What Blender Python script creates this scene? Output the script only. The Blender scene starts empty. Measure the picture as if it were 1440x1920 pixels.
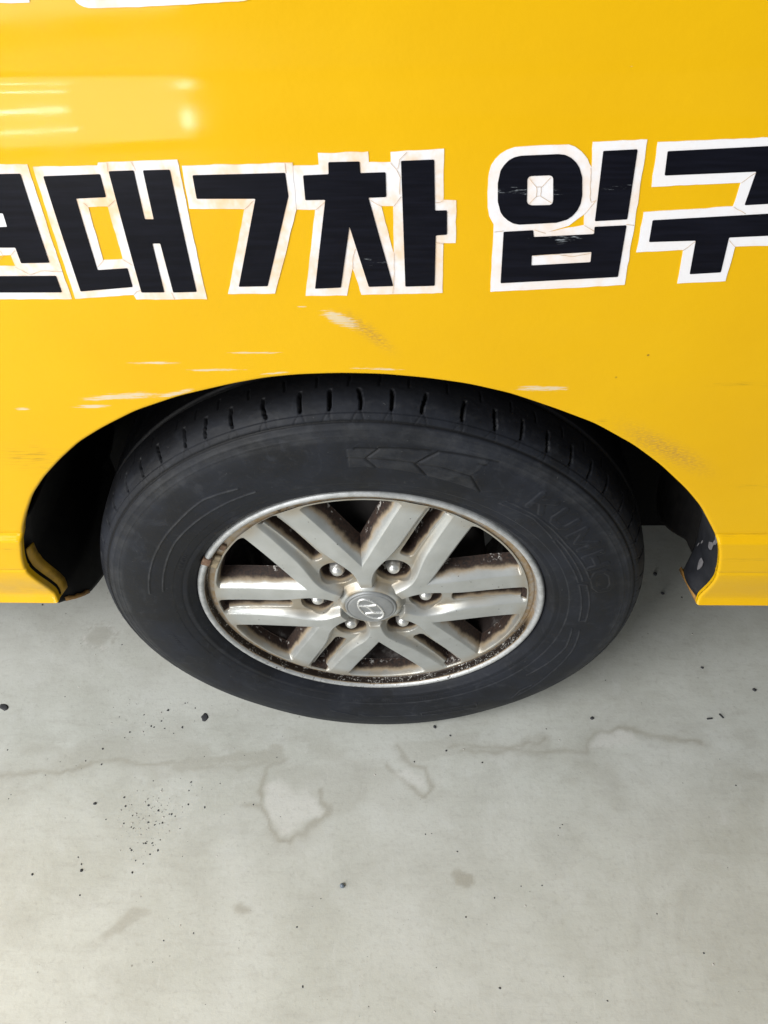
import bpy, bmesh, math, random
import numpy as np
from mathutils import Matrix, Vector
from mathutils.geometry import delaunay_2d_cdt

rng = np.random.default_rng(7)
random.seed(7)
scene = bpy.context.scene
COL = scene.collection
HUB = 0.335                      # height of the axle above the floor

# ---------------------------------------------------------------- camera
cam_data = bpy.data.cameras.new("camera")
cam_data.sensor_fit = 'HORIZONTAL'
cam_data.sensor_width = 36.0
cam_data.lens = 36.0
cam_data.clip_start = 0.02
cam_data.clip_end = 200.0
cam = bpy.data.objects.new("camera", cam_data)
COL.objects.link(cam)
_r = Vector((0.999233, 0.026101, -0.029199))
_u = Vector((-0.000963, 0.761693, 0.647938))
_f = Vector((-0.039153, 0.647412, -0.761134))
cam.matrix_world = Matrix(((_r.x, _u.x, -_f.x, 0.05527),
                           (_r.y, _u.y, -_f.y, -0.54667),
                           (_r.z, _u.z, -_f.z, 1.16404),
                           (0, 0, 0, 1)))
scene.camera = cam

# ---------------------------------------------------------------- light
world = bpy.data.worlds.new("World")
scene.world = world
world.use_nodes = True
wbg = world.node_tree.nodes["Background"]
wbg.inputs[0].default_value = (0.90, 0.96, 1.0, 1)
wbg.inputs[1].default_value = 0.30

def area_light(name, loc, target, sx, sy, power, color):
    d = bpy.data.lights.new(name, 'AREA')
    d.shape = 'RECTANGLE'; d.size = sx; d.size_y = sy
    d.energy = power; d.color = color
    o = bpy.data.objects.new(name, d); COL.objects.link(o)
    o.location = loc
    o.rotation_euler = (Vector(target) - Vector(loc)).to_track_quat('-Z', 'Y').to_euler()
    return o
# the open side of the garage, to the left and behind the photographer
area_light("garage_opening_light", (-3.1, -1.95, 1.20), (0.1, -0.2, 0.4), 3.2, 2.0, 92, (1.0, 0.995, 0.98))
area_light("doorway_light", (-2.05, -5.0, 0.95), (-0.2, 0.0, 0.9), 1.25, 1.7, 44, (1.0, 0.99, 0.97))

# thin lights added only to reflect as broken streaks in the paint
area_light("added_streak_light", (-2.44, -4.95, 0.41), (-0.2, 0.0, 0.96), 0.46, 0.024, 1.7, (1, 1, 1))
area_light("added_streak_light", (-2.42, -4.95, 0.235), (-0.2, 0.0, 0.94), 0.50, 0.018, 1.1, (1, 1, 1))
area_light("added_streak_light", (-1.42, -4.95, 0.32), (-0.1, 0.0, 0.95), 0.07, 0.16, 1.3, (1, 1, 1))
area_light("ceiling_light", (-1.75, -1.6, 2.6), (-1.4, -1.2, 0.0), 1.6, 1.2, 100, (1.0, 1.0, 0.985))

scene.view_settings.view_transform = 'Standard'
scene.view_settings.look = 'None'
scene.view_settings.exposure = 0.0
scene.view_settings.gamma = 1.0
scene.view_settings.use_curve_mapping = False
scene.cycles.use_denoising = True
scene.cycles.max_bounces = 6

# ---------------------------------------------------------------- helpers
def sst(a, b, x):
    t = np.clip((x - a) / (b - a), 0, 1)
    return t * t * (3 - 2 * t)

def _hash(ix, iy, seed):
    h = (ix.astype(np.int64) * 374761393 + iy.astype(np.int64) * 668265263 + seed * 974711) & 0x7fffffff
    h = ((h ^ (h >> 13)) * 1274126177) & 0x7fffffff
    return ((h ^ (h >> 16)) & 0xffff) / 65535.0

def vnoise(x, y, seed=0):
    ix = np.floor(x); iy = np.floor(y)
    fx = x - ix; fy = y - iy
    fx = fx * fx * (3 - 2 * fx); fy = fy * fy * (3 - 2 * fy)
    a = _hash(ix, iy, seed); b = _hash(ix + 1, iy, seed)
    c = _hash(ix, iy + 1, seed); d = _hash(ix + 1, iy + 1, seed)
    return (a * (1 - fx) + b * fx) * (1 - fy) + (c * (1 - fx) + d * fx) * fy

def fbm(x, y, seed=0, octaves=4):
    s = 0; a = 0.5; t = 0
    for k in range(octaves):
        s = s + a * vnoise(x, y, seed + k * 17); t += a
        x = x * 2.03 + 11.3; y = y * 2.03 + 5.7; a *= 0.5
    return s / t

def seg_dist(px, py, pts, closed=False):
    """distance of points to a polyline"""
    best = np.full(np.shape(px), 1e9)
    P = list(pts) + ([pts[0]] if closed else [])
    for (ax, ay), (bx, by) in zip(P[:-1], P[1:]):
        dx, dy = bx - ax, by - ay
        L = dx * dx + dy * dy + 1e-12
        t = np.clip(((px - ax) * dx + (py - ay) * dy) / L, 0, 1)
        best = np.minimum(best, np.hypot(px - ax - t * dx, py - ay - t * dy))
    return best

def inside(px, py, pts):
    res = np.zeros(np.shape(px), bool)
    n = len(pts)
    for i in range(n):
        (x1, y1), (x2, y2) = pts[i], pts[(i + 1) % n]
        c = ((y1 > py) != (y2 > py)) & (px < (x2 - x1) * (py - y1) / (y2 - y1 + 1e-15) + x1)
        res ^= c
    return res

def signed(px, py, pts):          # positive inside
    d = seg_dist(px, py, pts, True)
    return np.where(inside(px, py, pts), d, -d)

def link(name, me, mat=None, parent=None, smooth=True):
    if mat is not None and len(me.materials) == 0:
        for m in (mat if isinstance(mat, (list, tuple)) else [mat]):
            me.materials.append(m)
    if smooth and len(me.polygons):
        me.polygons.foreach_set('use_smooth', np.ones(len(me.polygons), bool))
    o = bpy.data.objects.new(name, me)
    COL.objects.link(o)
    if parent is not None:
        o.parent = parent
    return o

def mesh_np(name, V, F, attrs=None):
    """V (n,3), F (m,4) or (m,3) numpy"""
    me = bpy.data.meshes.new(name)
    V = np.asarray(V, np.float32); F = np.asarray(F, np.int32)
    k = F.shape[1]
    me.vertices.add(len(V)); me.vertices.foreach_set('co', V.ravel())
    me.loops.add(F.size); me.loops.foreach_set('vertex_index', F.ravel())
    me.polygons.add(len(F))
    me.polygons.foreach_set('loop_start', np.arange(0, F.size, k, dtype=np.int32))
    me.polygons.foreach_set('loop_total', np.full(len(F), k, np.int32))
    me.update(calc_edges=True)
    for an, av in (attrs or {}).items():
        a = me.attributes.new(an, 'FLOAT', 'POINT')
        a.data.foreach_set('value', np.asarray(av, np.float32).ravel())
    me.validate()
    return me

def grid_faces(n, m, wrap=False, flip=False):
    """rows n, cols m"""
    i = np.arange(n - 1)[:, None]; j = np.arange(m if wrap else m - 1)[None, :]
    j2 = (j + 1) % m
    a = i * m + j; b = i * m + j2; c = (i + 1) * m + j2; d = (i + 1) * m + j
    F = np.stack([a, b, c, d], -1).reshape(-1, 4)
    return F[:, ::-1] if flip else F

def mesh_py(name, V, F):
    me = bpy.data.meshes.new(name)
    me.from_pydata([tuple(v) for v in V], [], F)
    me.validate(); me.update()
    return me

def box_mesh(name, x0, x1, y0, y1, z0, z1, bevel=0.0):
    bm = bmesh.new()
    bmesh.ops.create_cube(bm, size=1)
    bmesh.ops.scale(bm, vec=(x1 - x0, y1 - y0, z1 - z0), verts=bm.verts)
    bmesh.ops.translate(bm, vec=((x0 + x1) / 2, (y0 + y1) / 2, (z0 + z1) / 2), verts=bm.verts)
    if bevel:
        bmesh.ops.bevel(bm, geom=bm.edges[:], offset=bevel, segments=2, affect='EDGES', profile=0.5)
    me = bpy.data.meshes.new(name); bm.to_mesh(me); bm.free()
    return me

def revolve(name, prof, n=256, a0=0.0, a1=2 * math.pi, flip=False):
    """prof list of (r, y) turned about the Y axis"""
    P = np.array(prof, float)
    wrap = abs(a1 - a0 - 2 * math.pi) < 1e-6
    A = np.linspace(a0, a1, n, endpoint=not wrap)
    X = P[:, 0:1] * np.cos(A); Z = P[:, 0:1] * np.sin(A); Y = np.repeat(P[:, 1:2], n, 1)
    return mesh_np(name, np.stack([X, Y, Z], -1).reshape(-1, 3), grid_faces(len(P), n, wrap, flip))

def empty(name, loc=(0, 0, 0), parent=None):
    o = bpy.data.objects.new(name, None); COL.objects.link(o)
    o.location = loc; o.empty_display_size = 0.05
    if parent is not None:
        o.parent = parent
    return o

def tag(o, label=None, cat=None, group=None, kind=None):
    for k, v in (('label', label), ('category', cat), ('group', group), ('kind', kind)):
        if v:
            o[k] = v
    return o

# ---------------------------------------------------------------- materials
class NT:
    def __init__(self, name):
        self.m = bpy.data.materials.new(name); self.m.use_nodes = True
        self.t = self.m.node_tree
        self.b = self.t.nodes["Principled BSDF"]
    def n(self, kind, **kw):
        nd = self.t.nodes.new(kind)
        for k, v in kw.items():
            setattr(nd, k, v)
        return nd
    def l(self, a, b):
        self.t.links.new(a, b)
    def setv(self, sock, v):
        if hasattr(v, 'links'):
            self.l(v, sock)
        elif isinstance(v, (tuple, list)):
            sock.default_value = tuple(v) + ((1,) if len(v) == 3 and len(sock.default_value) == 4 else ())
        else:
            sock.default_value = v
    def p(self, **kw):
        for k, v in kw.items():
            self.setv(self.b.inputs[k.replace('_', ' ')], v)
    def coord(self, scale=(1, 1, 1), world=False):
        if world:
            src = self.n('ShaderNodeNewGeometry').outputs['Position']
        else:
            src = self.n('ShaderNodeTexCoord').outputs['Object']
        mp = self.n('ShaderNodeMapping'); self.l(src, mp.inputs[0]); mp.inputs['Scale'].default_value = scale
        return mp.outputs[0]
    def noise(self, co, scale, detail=4, rough=0.55, dist=0.0):
        nd = self.n('ShaderNodeTexNoise'); self.l(co, nd.inputs['Vector'])
        nd.inputs['Scale'].default_value = scale; nd.inputs['Detail'].default_value = detail
        nd.inputs['Roughness'].default_value = rough; nd.inputs['Distortion'].default_value = dist
        return nd.outputs['Fac']
    def ramp(self, fac, a, b, va=0.0, vb=1.0):
        nd = self.n('ShaderNodeMapRange', interpolation_type='SMOOTHSTEP')
        self.setv(nd.inputs['Value'], fac)
        for k, v in (('From Min', a), ('From Max', b), ('To Min', va), ('To Max', vb)):
            self.setv(nd.inputs[k], v)
        return nd.outputs[0]
    def math(self, op, a, b=0.0):
        nd = self.n('ShaderNodeMath', operation=op); self.setv(nd.inputs[0], a); self.setv(nd.inputs[1], b)
        return nd.outputs[0]
    def mix(self, fac, a, b):
        nd = self.n('ShaderNodeMix', data_type='RGBA')
        self.setv(nd.inputs[0], fac)
        ia, ib = nd.inputs[6], nd.inputs[7]
        self.setv(ia, a); self.setv(ib, b)
        return nd.outputs[2]
    def attr(self, name):
        return self.n('ShaderNodeAttribute', attribute_name=name).outputs['Fac']
    def bump(self, h, strength=0.3, dist=0.001):
        nd = self.n('ShaderNodeBump'); self.l(h, nd.inputs['Height'])
        nd.inputs['Strength'].default_value = strength; nd.inputs['Distance'].default_value = dist
        self.l(nd.outputs[0], self.b.inputs['Normal'])

def mat_yellow():
    M = NT("yellow_van_paint"); co = M.coord()
    big = M.noise(co, 5, 3); fine = M.noise(co, 420, 2)
    col = M.mix(M.ramp(big, 0.3, 0.75), (0.705, 0.396, 0.0006), (0.735, 0.424, 0.0010))
    # grey-white scrapes, streaked along the van
    st = M.noise(M.coord((16, 1, 260)), 3.0, 5, 0.62)
    st2 = M.noise(M.coord((45, 1, 700)), 3.0, 3, 0.6)
    a = M.attr('scrape')
    thr = M.math('ADD', M.math('MULTIPLY', a, 0.42), M.math('ADD', M.math('MULTIPLY', st, 0.75), M.math('MULTIPLY', st2, 0.35)))
    s = M.math('MULTIPLY', M.ramp(thr, 0.79, 0.92), M.ramp(a, 0.02, 0.15, 0.0, 0.8))
    bare = M.mix(M.noise(co, 60, 3), (0.62, 0.50, 0.27), (0.70, 0.65, 0.58))
    col = M.mix(s, col, bare)
    sm = M.attr('smear')
    f2 = M.math('MULTIPLY', sm, M.ramp(M.noise(M.coord((60, 1, 200)), 4, 4), 0.35, 0.62))
    col = M.mix(M.math('MULTIPLY', f2, 0.62), col, (0.36, 0.20, 0.055))
    soot_shade = M.attr('soot_shade')
    f3 = M.math('MULTIPLY', soot_shade, M.ramp(M.noise(M.coord((7, 1, 120)), 6, 4), 0.45, 0.75))
    col = M.mix(M.math('MULTIPLY', f3, 0.6), col, (0.20, 0.11, 0.02))
    # specks of tar
    v = M.n('ShaderNodeTexVoronoi'); M.l(co, v.inputs['Vector']); v.inputs['Scale'].default_value = 34
    sp = M.math('MULTIPLY', M.ramp(v.outputs['Distance'], 0.05, 0.025), M.ramp(M.noise(co, 9, 2), 0.60, 0.66))
    col = M.mix(M.math('MULTIPLY', sp, 0.7), col, (0.14, 0.07, 0.02))
    dust = M.attr('dust')
    col = M.mix(M.math('MULTIPLY', dust, M.ramp(M.noise(co, 40, 4), 0.3, 0.8, 0.15, 0.5)), col, (0.46, 0.31, 0.10))
    M.p(Base_Color=col, Roughness=M.ramp(fine, 0.2, 0.8, 0.40, 0.50), Specular_IOR_Level=0.10)
    M.p(Coat_Weight=0.36, Coat_Roughness=M.ramp(M.noise(co, 12, 4), 0.3, 0.8, 0.03, 0.10))
    hb = M.math('ADD', M.noise(co, 230, 2), M.math('MULTIPLY', M.noise(M.coord((1, 1, 1.8)), 42, 3), 3.6))
    M.bump(hb, 0.085, 0.001)
    return M.m

def mat_plain(name, col, rough=0.6, metallic=0.0, var=0.15, scale=60, bump=0.15, dirt=None, spec=0.5):
    M = NT(name); co = M.coord(world=True)
    n = M.noise(co, scale, 4)
    lo = tuple(c * (1 - var) for c in col); hi = tuple(min(1, c * (1 + var)) for c in col)
    c = M.mix(M.ramp(n, 0.3, 0.7), lo, hi)
    if dirt:
        c = M.mix(M.math('MULTIPLY', M.ramp(M.noise(co, scale * 0.35, 5, 0.65), 0.48, 0.70), dirt[1]), c, dirt[0])
    M.p(Base_Color=c, Roughness=M.ramp(n, 0.2, 0.8, rough - 0.06, rough + 0.06), Metallic=metallic, Specular_IOR_Level=spec)
    if bump:
        M.bump(M.noise(co, scale * 8, 3), bump, 0.0008)
    return M.m

def mat_white_vinyl():
    M = NT("white_vinyl"); co = M.coord()
    n1 = M.noise(M.coord((1.5, 1, 1)), 22, 4, 0.6); n2 = M.noise(co, 150, 3)
    rust = M.attr('fade')
    f = M.math('MULTIPLY', M.ramp(M.math('ADD', n1, M.math('MULTIPLY', n2, 0.25)), 0.50, 0.84), rust)
    col = M.mix(f, (0.79, 0.78, 0.81), (0.80, 0.52, 0.25))
    col = M.mix(M.math('MULTIPLY', M.ramp(n2, 0.5, 0.75), 0.18), col, (0.70, 0.60, 0.58))
    M.p(Base_Color=col, Roughness=0.5, Coat_Weight=0.15, Coat_Roughness=0.2)
    return M.m

def mat_black_vinyl():
    M = NT("black_vinyl"); co = M.coord()
    st = M.noise(M.coord((25, 1, 190)), 3.0, 5, 0.65)
    a = M.attr('scuff')
    f = M.math('MULTIPLY', M.ramp(M.math('ADD', st, M.math('MULTIPLY', a, 0.30)), 0.78, 0.92), M.ramp(a, 0.05, 0.4))
    col = M.mix(M.ramp(M.noise(M.coord((2, 1, 30)), 8, 3), 0.3, 0.8), (0.0028, 0.0030, 0.0060), (0.0065, 0.0070, 0.0130))
    col = M.mix(M.math('MULTIPLY', f, 0.75), col, (0.34, 0.37, 0.40))
    M.p(Base_Color=col, Roughness=0.28, Specular_IOR_Level=0.11)
    return M.m

def mat_alloy():
    M = NT("silver_wheel_paint"); w = M.coord(world=True)
    n1 = M.noise(w, 48, 5, 0.60); n2 = M.noise(w, 320, 4, 0.6); n3 = M.noise(w, 28, 4)
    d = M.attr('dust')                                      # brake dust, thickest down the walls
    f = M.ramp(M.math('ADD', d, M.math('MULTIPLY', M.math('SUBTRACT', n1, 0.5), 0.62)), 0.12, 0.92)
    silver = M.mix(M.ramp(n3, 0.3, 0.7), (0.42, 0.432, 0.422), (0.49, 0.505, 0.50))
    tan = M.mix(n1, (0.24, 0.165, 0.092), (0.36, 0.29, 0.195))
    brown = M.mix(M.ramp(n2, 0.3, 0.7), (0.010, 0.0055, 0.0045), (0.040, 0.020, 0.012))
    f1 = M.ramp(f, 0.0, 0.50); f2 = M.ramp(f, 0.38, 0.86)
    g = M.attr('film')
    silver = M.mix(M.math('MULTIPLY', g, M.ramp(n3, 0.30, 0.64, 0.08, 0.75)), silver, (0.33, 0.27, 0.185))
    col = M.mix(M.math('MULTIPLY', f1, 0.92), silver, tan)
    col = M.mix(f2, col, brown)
    # bare flecks where the dirt has flaked
    fl = M.math('MULTIPLY', M.math('MULTIPLY', M.ramp(M.noise(w, 190, 4, 0.65), 0.53, 0.60), M.ramp(M.noise(w, 30, 3), 0.52, 0.60)), M.ramp(d, 0.70, 0.98))
    col = M.mix(fl, col, (0.55, 0.53, 0.50))
    pits = M.math('MULTIPLY', M.ramp(M.noise(w, 240, 1), 0.76, 0.80), 0.8)
    col = M.mix(pits, col, (0.05, 0.04, 0.035))
    M.p(Base_Color=col, Metallic=M.ramp(f, 0.0, 0.5, 0.55, 0.0), Roughness=M.ramp(f, 0, 0.6, 0.36, 0.72))
    M.bump(n2, 0.12, 0.0006)
    return M.m

def mat_rim_lip():
    M = NT("silver_rim_lip"); w = M.coord(world=True)
    n1 = M.noise(w, 90, 5, 0.65); n2 = M.noise(w, 420, 4, 0.6)
    z = M.n('ShaderNodeSeparateXYZ'); M.l(M.n('ShaderNodeNewGeometry').outputs['Position'], z.inputs[0])
    wear = M.attr('wear')
    chip = M.ramp(M.math('ADD', M.math('MULTIPLY', n1, 0.7), M.math('ADD', M.math('MULTIPLY', n2, 0.35), M.math('MULTIPLY', wear, 0.16))), 0.72, 0.80)
    silver = M.mix(M.ramp(n1, 0.3, 0.7), (0.36, 0.37, 0.37), (0.52, 0.53, 0.54))
    d = M.attr('dust')
    col = M.mix(M.ramp(M.math('ADD', d, M.math('MULTIPLY', M.math('SUBTRACT', n1, 0.5), 0.9)), 0.30, 0.75), silver, (0.32, 0.225, 0.125))
    grime = M.mix(M.math('MULTIPLY', M.ramp(n2, 0.54, 0.60), M.ramp(n1, 0.46, 0.56)), (0.020, 0.013, 0.010), (0.50, 0.50, 0.48))
    col = M.mix(M.ramp(d, 0.62, 0.85), col, grime)
    col = M.mix(M.math('MULTIPLY', chip, 0.9), col, (0.035, 0.028, 0.026))
    M.p(Base_Color=col, Metallic=0.4, Roughness=0.42)
    M.bump(n2, 0.2, 0.0006)
    return M.m

def mat_rubber():
    M = NT("tyre_rubber"); w = M.coord(world=True)
    n1 = M.noise(w, 16, 5, 0.6); n2 = M.noise(w, 240, 4, 0.6); n3 = M.noise(w, 60, 4, 0.65)
    col = M.mix(M.ramp(n1, 0.3, 0.72), (0.0064, 0.0074, 0.0104), (0.0140, 0.0163, 0.0232))
    col = M.mix(M.math('MULTIPLY', M.ramp(n3, 0.56, 0.74), 0.35), col, (0.036, 0.038, 0.045))
    n4 = M.noise(w, 7, 4, 0.6, 0.8); n5 = M.noise(M.coord((1, 1, 1), True), 34, 5, 0.7, 1.5)
    col = M.mix(M.math('MULTIPLY', M.ramp(n4, 0.50, 0.60), 0.45), col, (0.0072, 0.0072, 0.0078))
    col = M.mix(M.math('MULTIPLY', M.ramp(n5, 0.54, 0.70), 0.40), col, (0.030, 0.033, 0.041))
    g = M.attr('groove')
    col = M.mix(g, col, (0.0025, 0.0025, 0.003))
    e = M.attr('edge')  # raised edges painted lighter as highlights; the shoulder band is dust
    col = M.mix(M.math('MULTIPLY', e, M.ramp(n3, 0.38, 0.62, 0.2, 0.75)), col, (0.058, 0.060, 0.064))
    t = M.attr('tread')
    col = M.mix(M.math('MULTIPLY', t, 0.75), col, (0.0065, 0.0065, 0.0075))
    sp = M.math('MULTIPLY', M.ramp(M.noise(w, 300, 2), 0.74, 0.77), 0.5)
    col = M.mix(sp, col, (0.11, 0.11, 0.11))
    M.p(Base_Color=col, Roughness=M.ramp(n1, 0.3, 0.7, 0.48, 0.66), Specular_IOR_Level=0.21)
    M.bump(n2, 0.16, 0.0008)
    return M.m

def mat_floor():
    M = NT("garage_concrete"); co = M.coord()
    n0 = M.noise(co, 1.6, 4, 0.6); n1 = M.noise(co, 7, 6, 0.62, 0.4); n2 = M.noise(M.coord((1.0, 3.2, 1)), 22, 5, 0.65, 0.3)
    n3 = M.noise(co, 240, 3, 0.6)
    col = M.mix(M.ramp(n1, 0.28, 0.72), (0.475, 0.482, 0.435), (0.560, 0.572, 0.530))
    col = M.mix(M.math('MULTIPLY', M.ramp(n2, 0.45, 0.78), 0.42), col, (0.40, 0.395, 0.355))
    col = M.mix(M.math('MULTIPLY', M.ramp(n0, 0.45, 0.75), 0.35), col, (0.60, 0.605, 0.585))
    m1 = M.noise(co, 4.2, 7, 0.68, 1.6); m2 = M.noise(co, 15, 6, 0.7, 1.0)
    col = M.mix(M.math('MULTIPLY', M.ramp(m1, 0.47, 0.66), 0.24), col, (0.375, 0.372, 0.335))
    col = M.mix(M.math('MULTIPLY', M.ramp(m2, 0.50, 0.66), 0.22), col, (0.60, 0.61, 0.59))
    # fine trowel strokes
    tr = M.noise(M.coord((8, 90, 1)), 2.2, 4, 0.6, 0.5)
    col = M.mix(M.math('MULTIPLY', M.ramp(tr, 0.56, 0.70), 0.10), col, (0.385, 0.375, 0.34))
    tr2 = M.noise(M.coord((70, 14, 1)), 2.0, 4, 0.6, 1.2)
    col = M.mix(M.math('MULTIPLY', M.ramp(tr2, 0.60, 0.72), 0.20), col, (0.66, 0.66, 0.645))
    col = M.mix(M.math('MULTIPLY', M.attr('stain'), M.ramp(n1, 0.2, 0.8, 0.65, 1.15)), col, (0.265, 0.240, 0.185))
    col = M.mix(M.math('MULTIPLY', M.attr('pale'), M.ramp(n2, 0.2, 0.7, 0.35, 0.85)), col, (0.645, 0.64, 0.61))
    gr = M.noise(co, 130, 5, 0.75); gr2 = M.noise(co, 520, 3, 0.7)
    col = M.mix(M.math('MULTIPLY', M.ramp(gr, 0.50, 0.68), 0.30), col, (0.34, 0.335, 0.30))
    col = M.mix(M.math('MULTIPLY', M.ramp(gr2, 0.55, 0.72), 0.28), col, (0.66, 0.66, 0.63))
    sc = M.noise(M.coord((5, 160, 1)), 2.0, 3, 0.5, 2.2)
    col = M.mix(M.math('MULTIPLY', M.ramp(sc, 0.66, 0.70), 0.16), col, (0.31, 0.30, 0.27))
    # pin holes and ground-in grit
    v = M.n('ShaderNodeTexVoronoi'); M.l(co, v.inputs['Vector']); v.inputs['Scale'].default_value = 46
    v.inputs['Randomness'].default_value = 1.0
    dots = M.math('MULTIPLY', M.ramp(v.outputs['Distance'], 0.085, 0.045), M.ramp(M.noise(co, 19, 3), 0.58, 0.66))
    col = M.mix(M.math('MULTIPLY', dots, 0.6), col, (0.15, 0.14, 0.12))
    M.p(Base_Color=col, Roughness=M.ramp(n1, 0.25, 0.75, 0.40, 0.60), Specular_IOR_Level=0.4)
    h = M.math('ADD', n3, M.math('MULTIPLY', n2, 1.2))
    M.bump(M.math('ADD', h, gr), 0.16, 0.0012)
    return M.m

YELLOW = mat_yellow()
WHITE = mat_white_vinyl()
BLACK = mat_black_vinyl()
ALLOY = mat_alloy()
LIP = mat_rim_lip()
RUBBER = mat_rubber()
FLOOR = mat_floor()
LINER = mat_plain("black_liner_plastic", (0.009, 0.0085, 0.0085), 0.6, dirt=((0.022, 0.019, 0.016), 0.35), spec=0.2)
SPLASH = mat_plain("scuffed_black_coating", (0.012, 0.013, 0.017), 0.5, dirt=((0.03, 0.03, 0.035), 0.4))
INNERY = mat_plain("dirty_yellow_inner_sheet", (0.42, 0.235, 0.012), 0.6, dirt=((0.06, 0.035, 0.012), 0.75), scale=70)
RUSTY = mat_plain("rusty_sheet_edge", (0.30, 0.15, 0.03), 0.7, dirt=((0.035, 0.018, 0.01), 0.9), scale=160)
UNDER = mat_plain("underbody_black", (0.004, 0.004, 0.004), 0.9, spec=0.05)
BARREL = mat_plain("dirty_barrel", (0.026, 0.018, 0.016), 0.6, 0.1, dirt=((0.30, 0.29, 0.28), 0.55), scale=85)
DRUM = mat_plain("brake_drum_iron", (0.016, 0.013, 0.012), 0.7)
NUT = mat_plain("plated_nut", (0.62, 0.62, 0.61), 0.33, 0.75, var=0.08, scale=300, bump=0.05)
CAPM = mat_plain("grey_cap_paint", (0.25, 0.258, 0.262), 0.42, 0.35, var=0.08, scale=120, bump=0.08)
CHROME = mat_plain("worn_chrome", (0.72, 0.72, 0.71), 0.30, 0.55, var=0.1, scale=300, bump=0.04)
LEAD = mat_plain("rusty_weight", (0.15, 0.085, 0.055), 0.7, 0.2, dirt=((0.30, 0.22, 0.14), 0.6), scale=150)
TANPAD = mat_plain("tan_pad", (0.37, 0.30, 0.20), 0.8, dirt=((0.10, 0.075, 0.05), 0.8), scale=220, bump=0.5)
CRACKM = mat_plain("crack_line", (0.56, 0.40, 0.25), 0.8, var=0.3, scale=200, bump=0)
CHIPM = mat_plain("bare_chip", (0.17, 0.165, 0.175), 0.6, 0.1, scale=200)
DARKBIT = mat_plain("dark_grit", (0.035, 0.036, 0.040), 0.7, scale=300)
GREYBIT = mat_plain("pale_grit", (0.45, 0.43, 0.40), 0.7, var=0.4, scale=300)
STEELBIT = mat_plain("blue_grey_stone", (0.16, 0.19, 0.23), 0.35, 0.2, scale=400)

# ---- measured outlines (metres; along the van, height over the axle / on the floor)
ARCH = [[-0.3949, 0.0311], [-0.3986, 0.0481], [-0.4049, 0.0743], [-0.4095, 0.1013], [-0.4037, 0.1265], [-0.3917, 0.16], [-0.3854, 0.1758], [-0.3719, 0.2007], [-0.3525, 0.2322], [-0.3293, 0.2603], [-0.3032, 0.2862], [-0.2752, 0.3107], [-0.2459, 0.3298], [-0.2071, 0.3514], [-0.161, 0.3694], [-0.1093, 0.3834], [-0.0759, 0.3904], [-0.047, 0.3934], [-0.009, 0.3946], [0.0286, 0.3932], [0.0663, 0.3887], [0.1042, 0.3818], [0.143, 0.3705], [0.185, 0.3524], [0.2257, 0.333], [0.2678, 0.3044], [0.2996, 0.2772], [0.3353, 0.2404], [0.3575, 0.2131], [0.3753, 0.1842], [0.3882, 0.1631], [0.3971, 0.1407], [0.4037, 0.1149], [0.4079, 0.0891], [0.4073, 0.0595], [0.4049, 0.0511], [0.4021, 0.033]]
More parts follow.
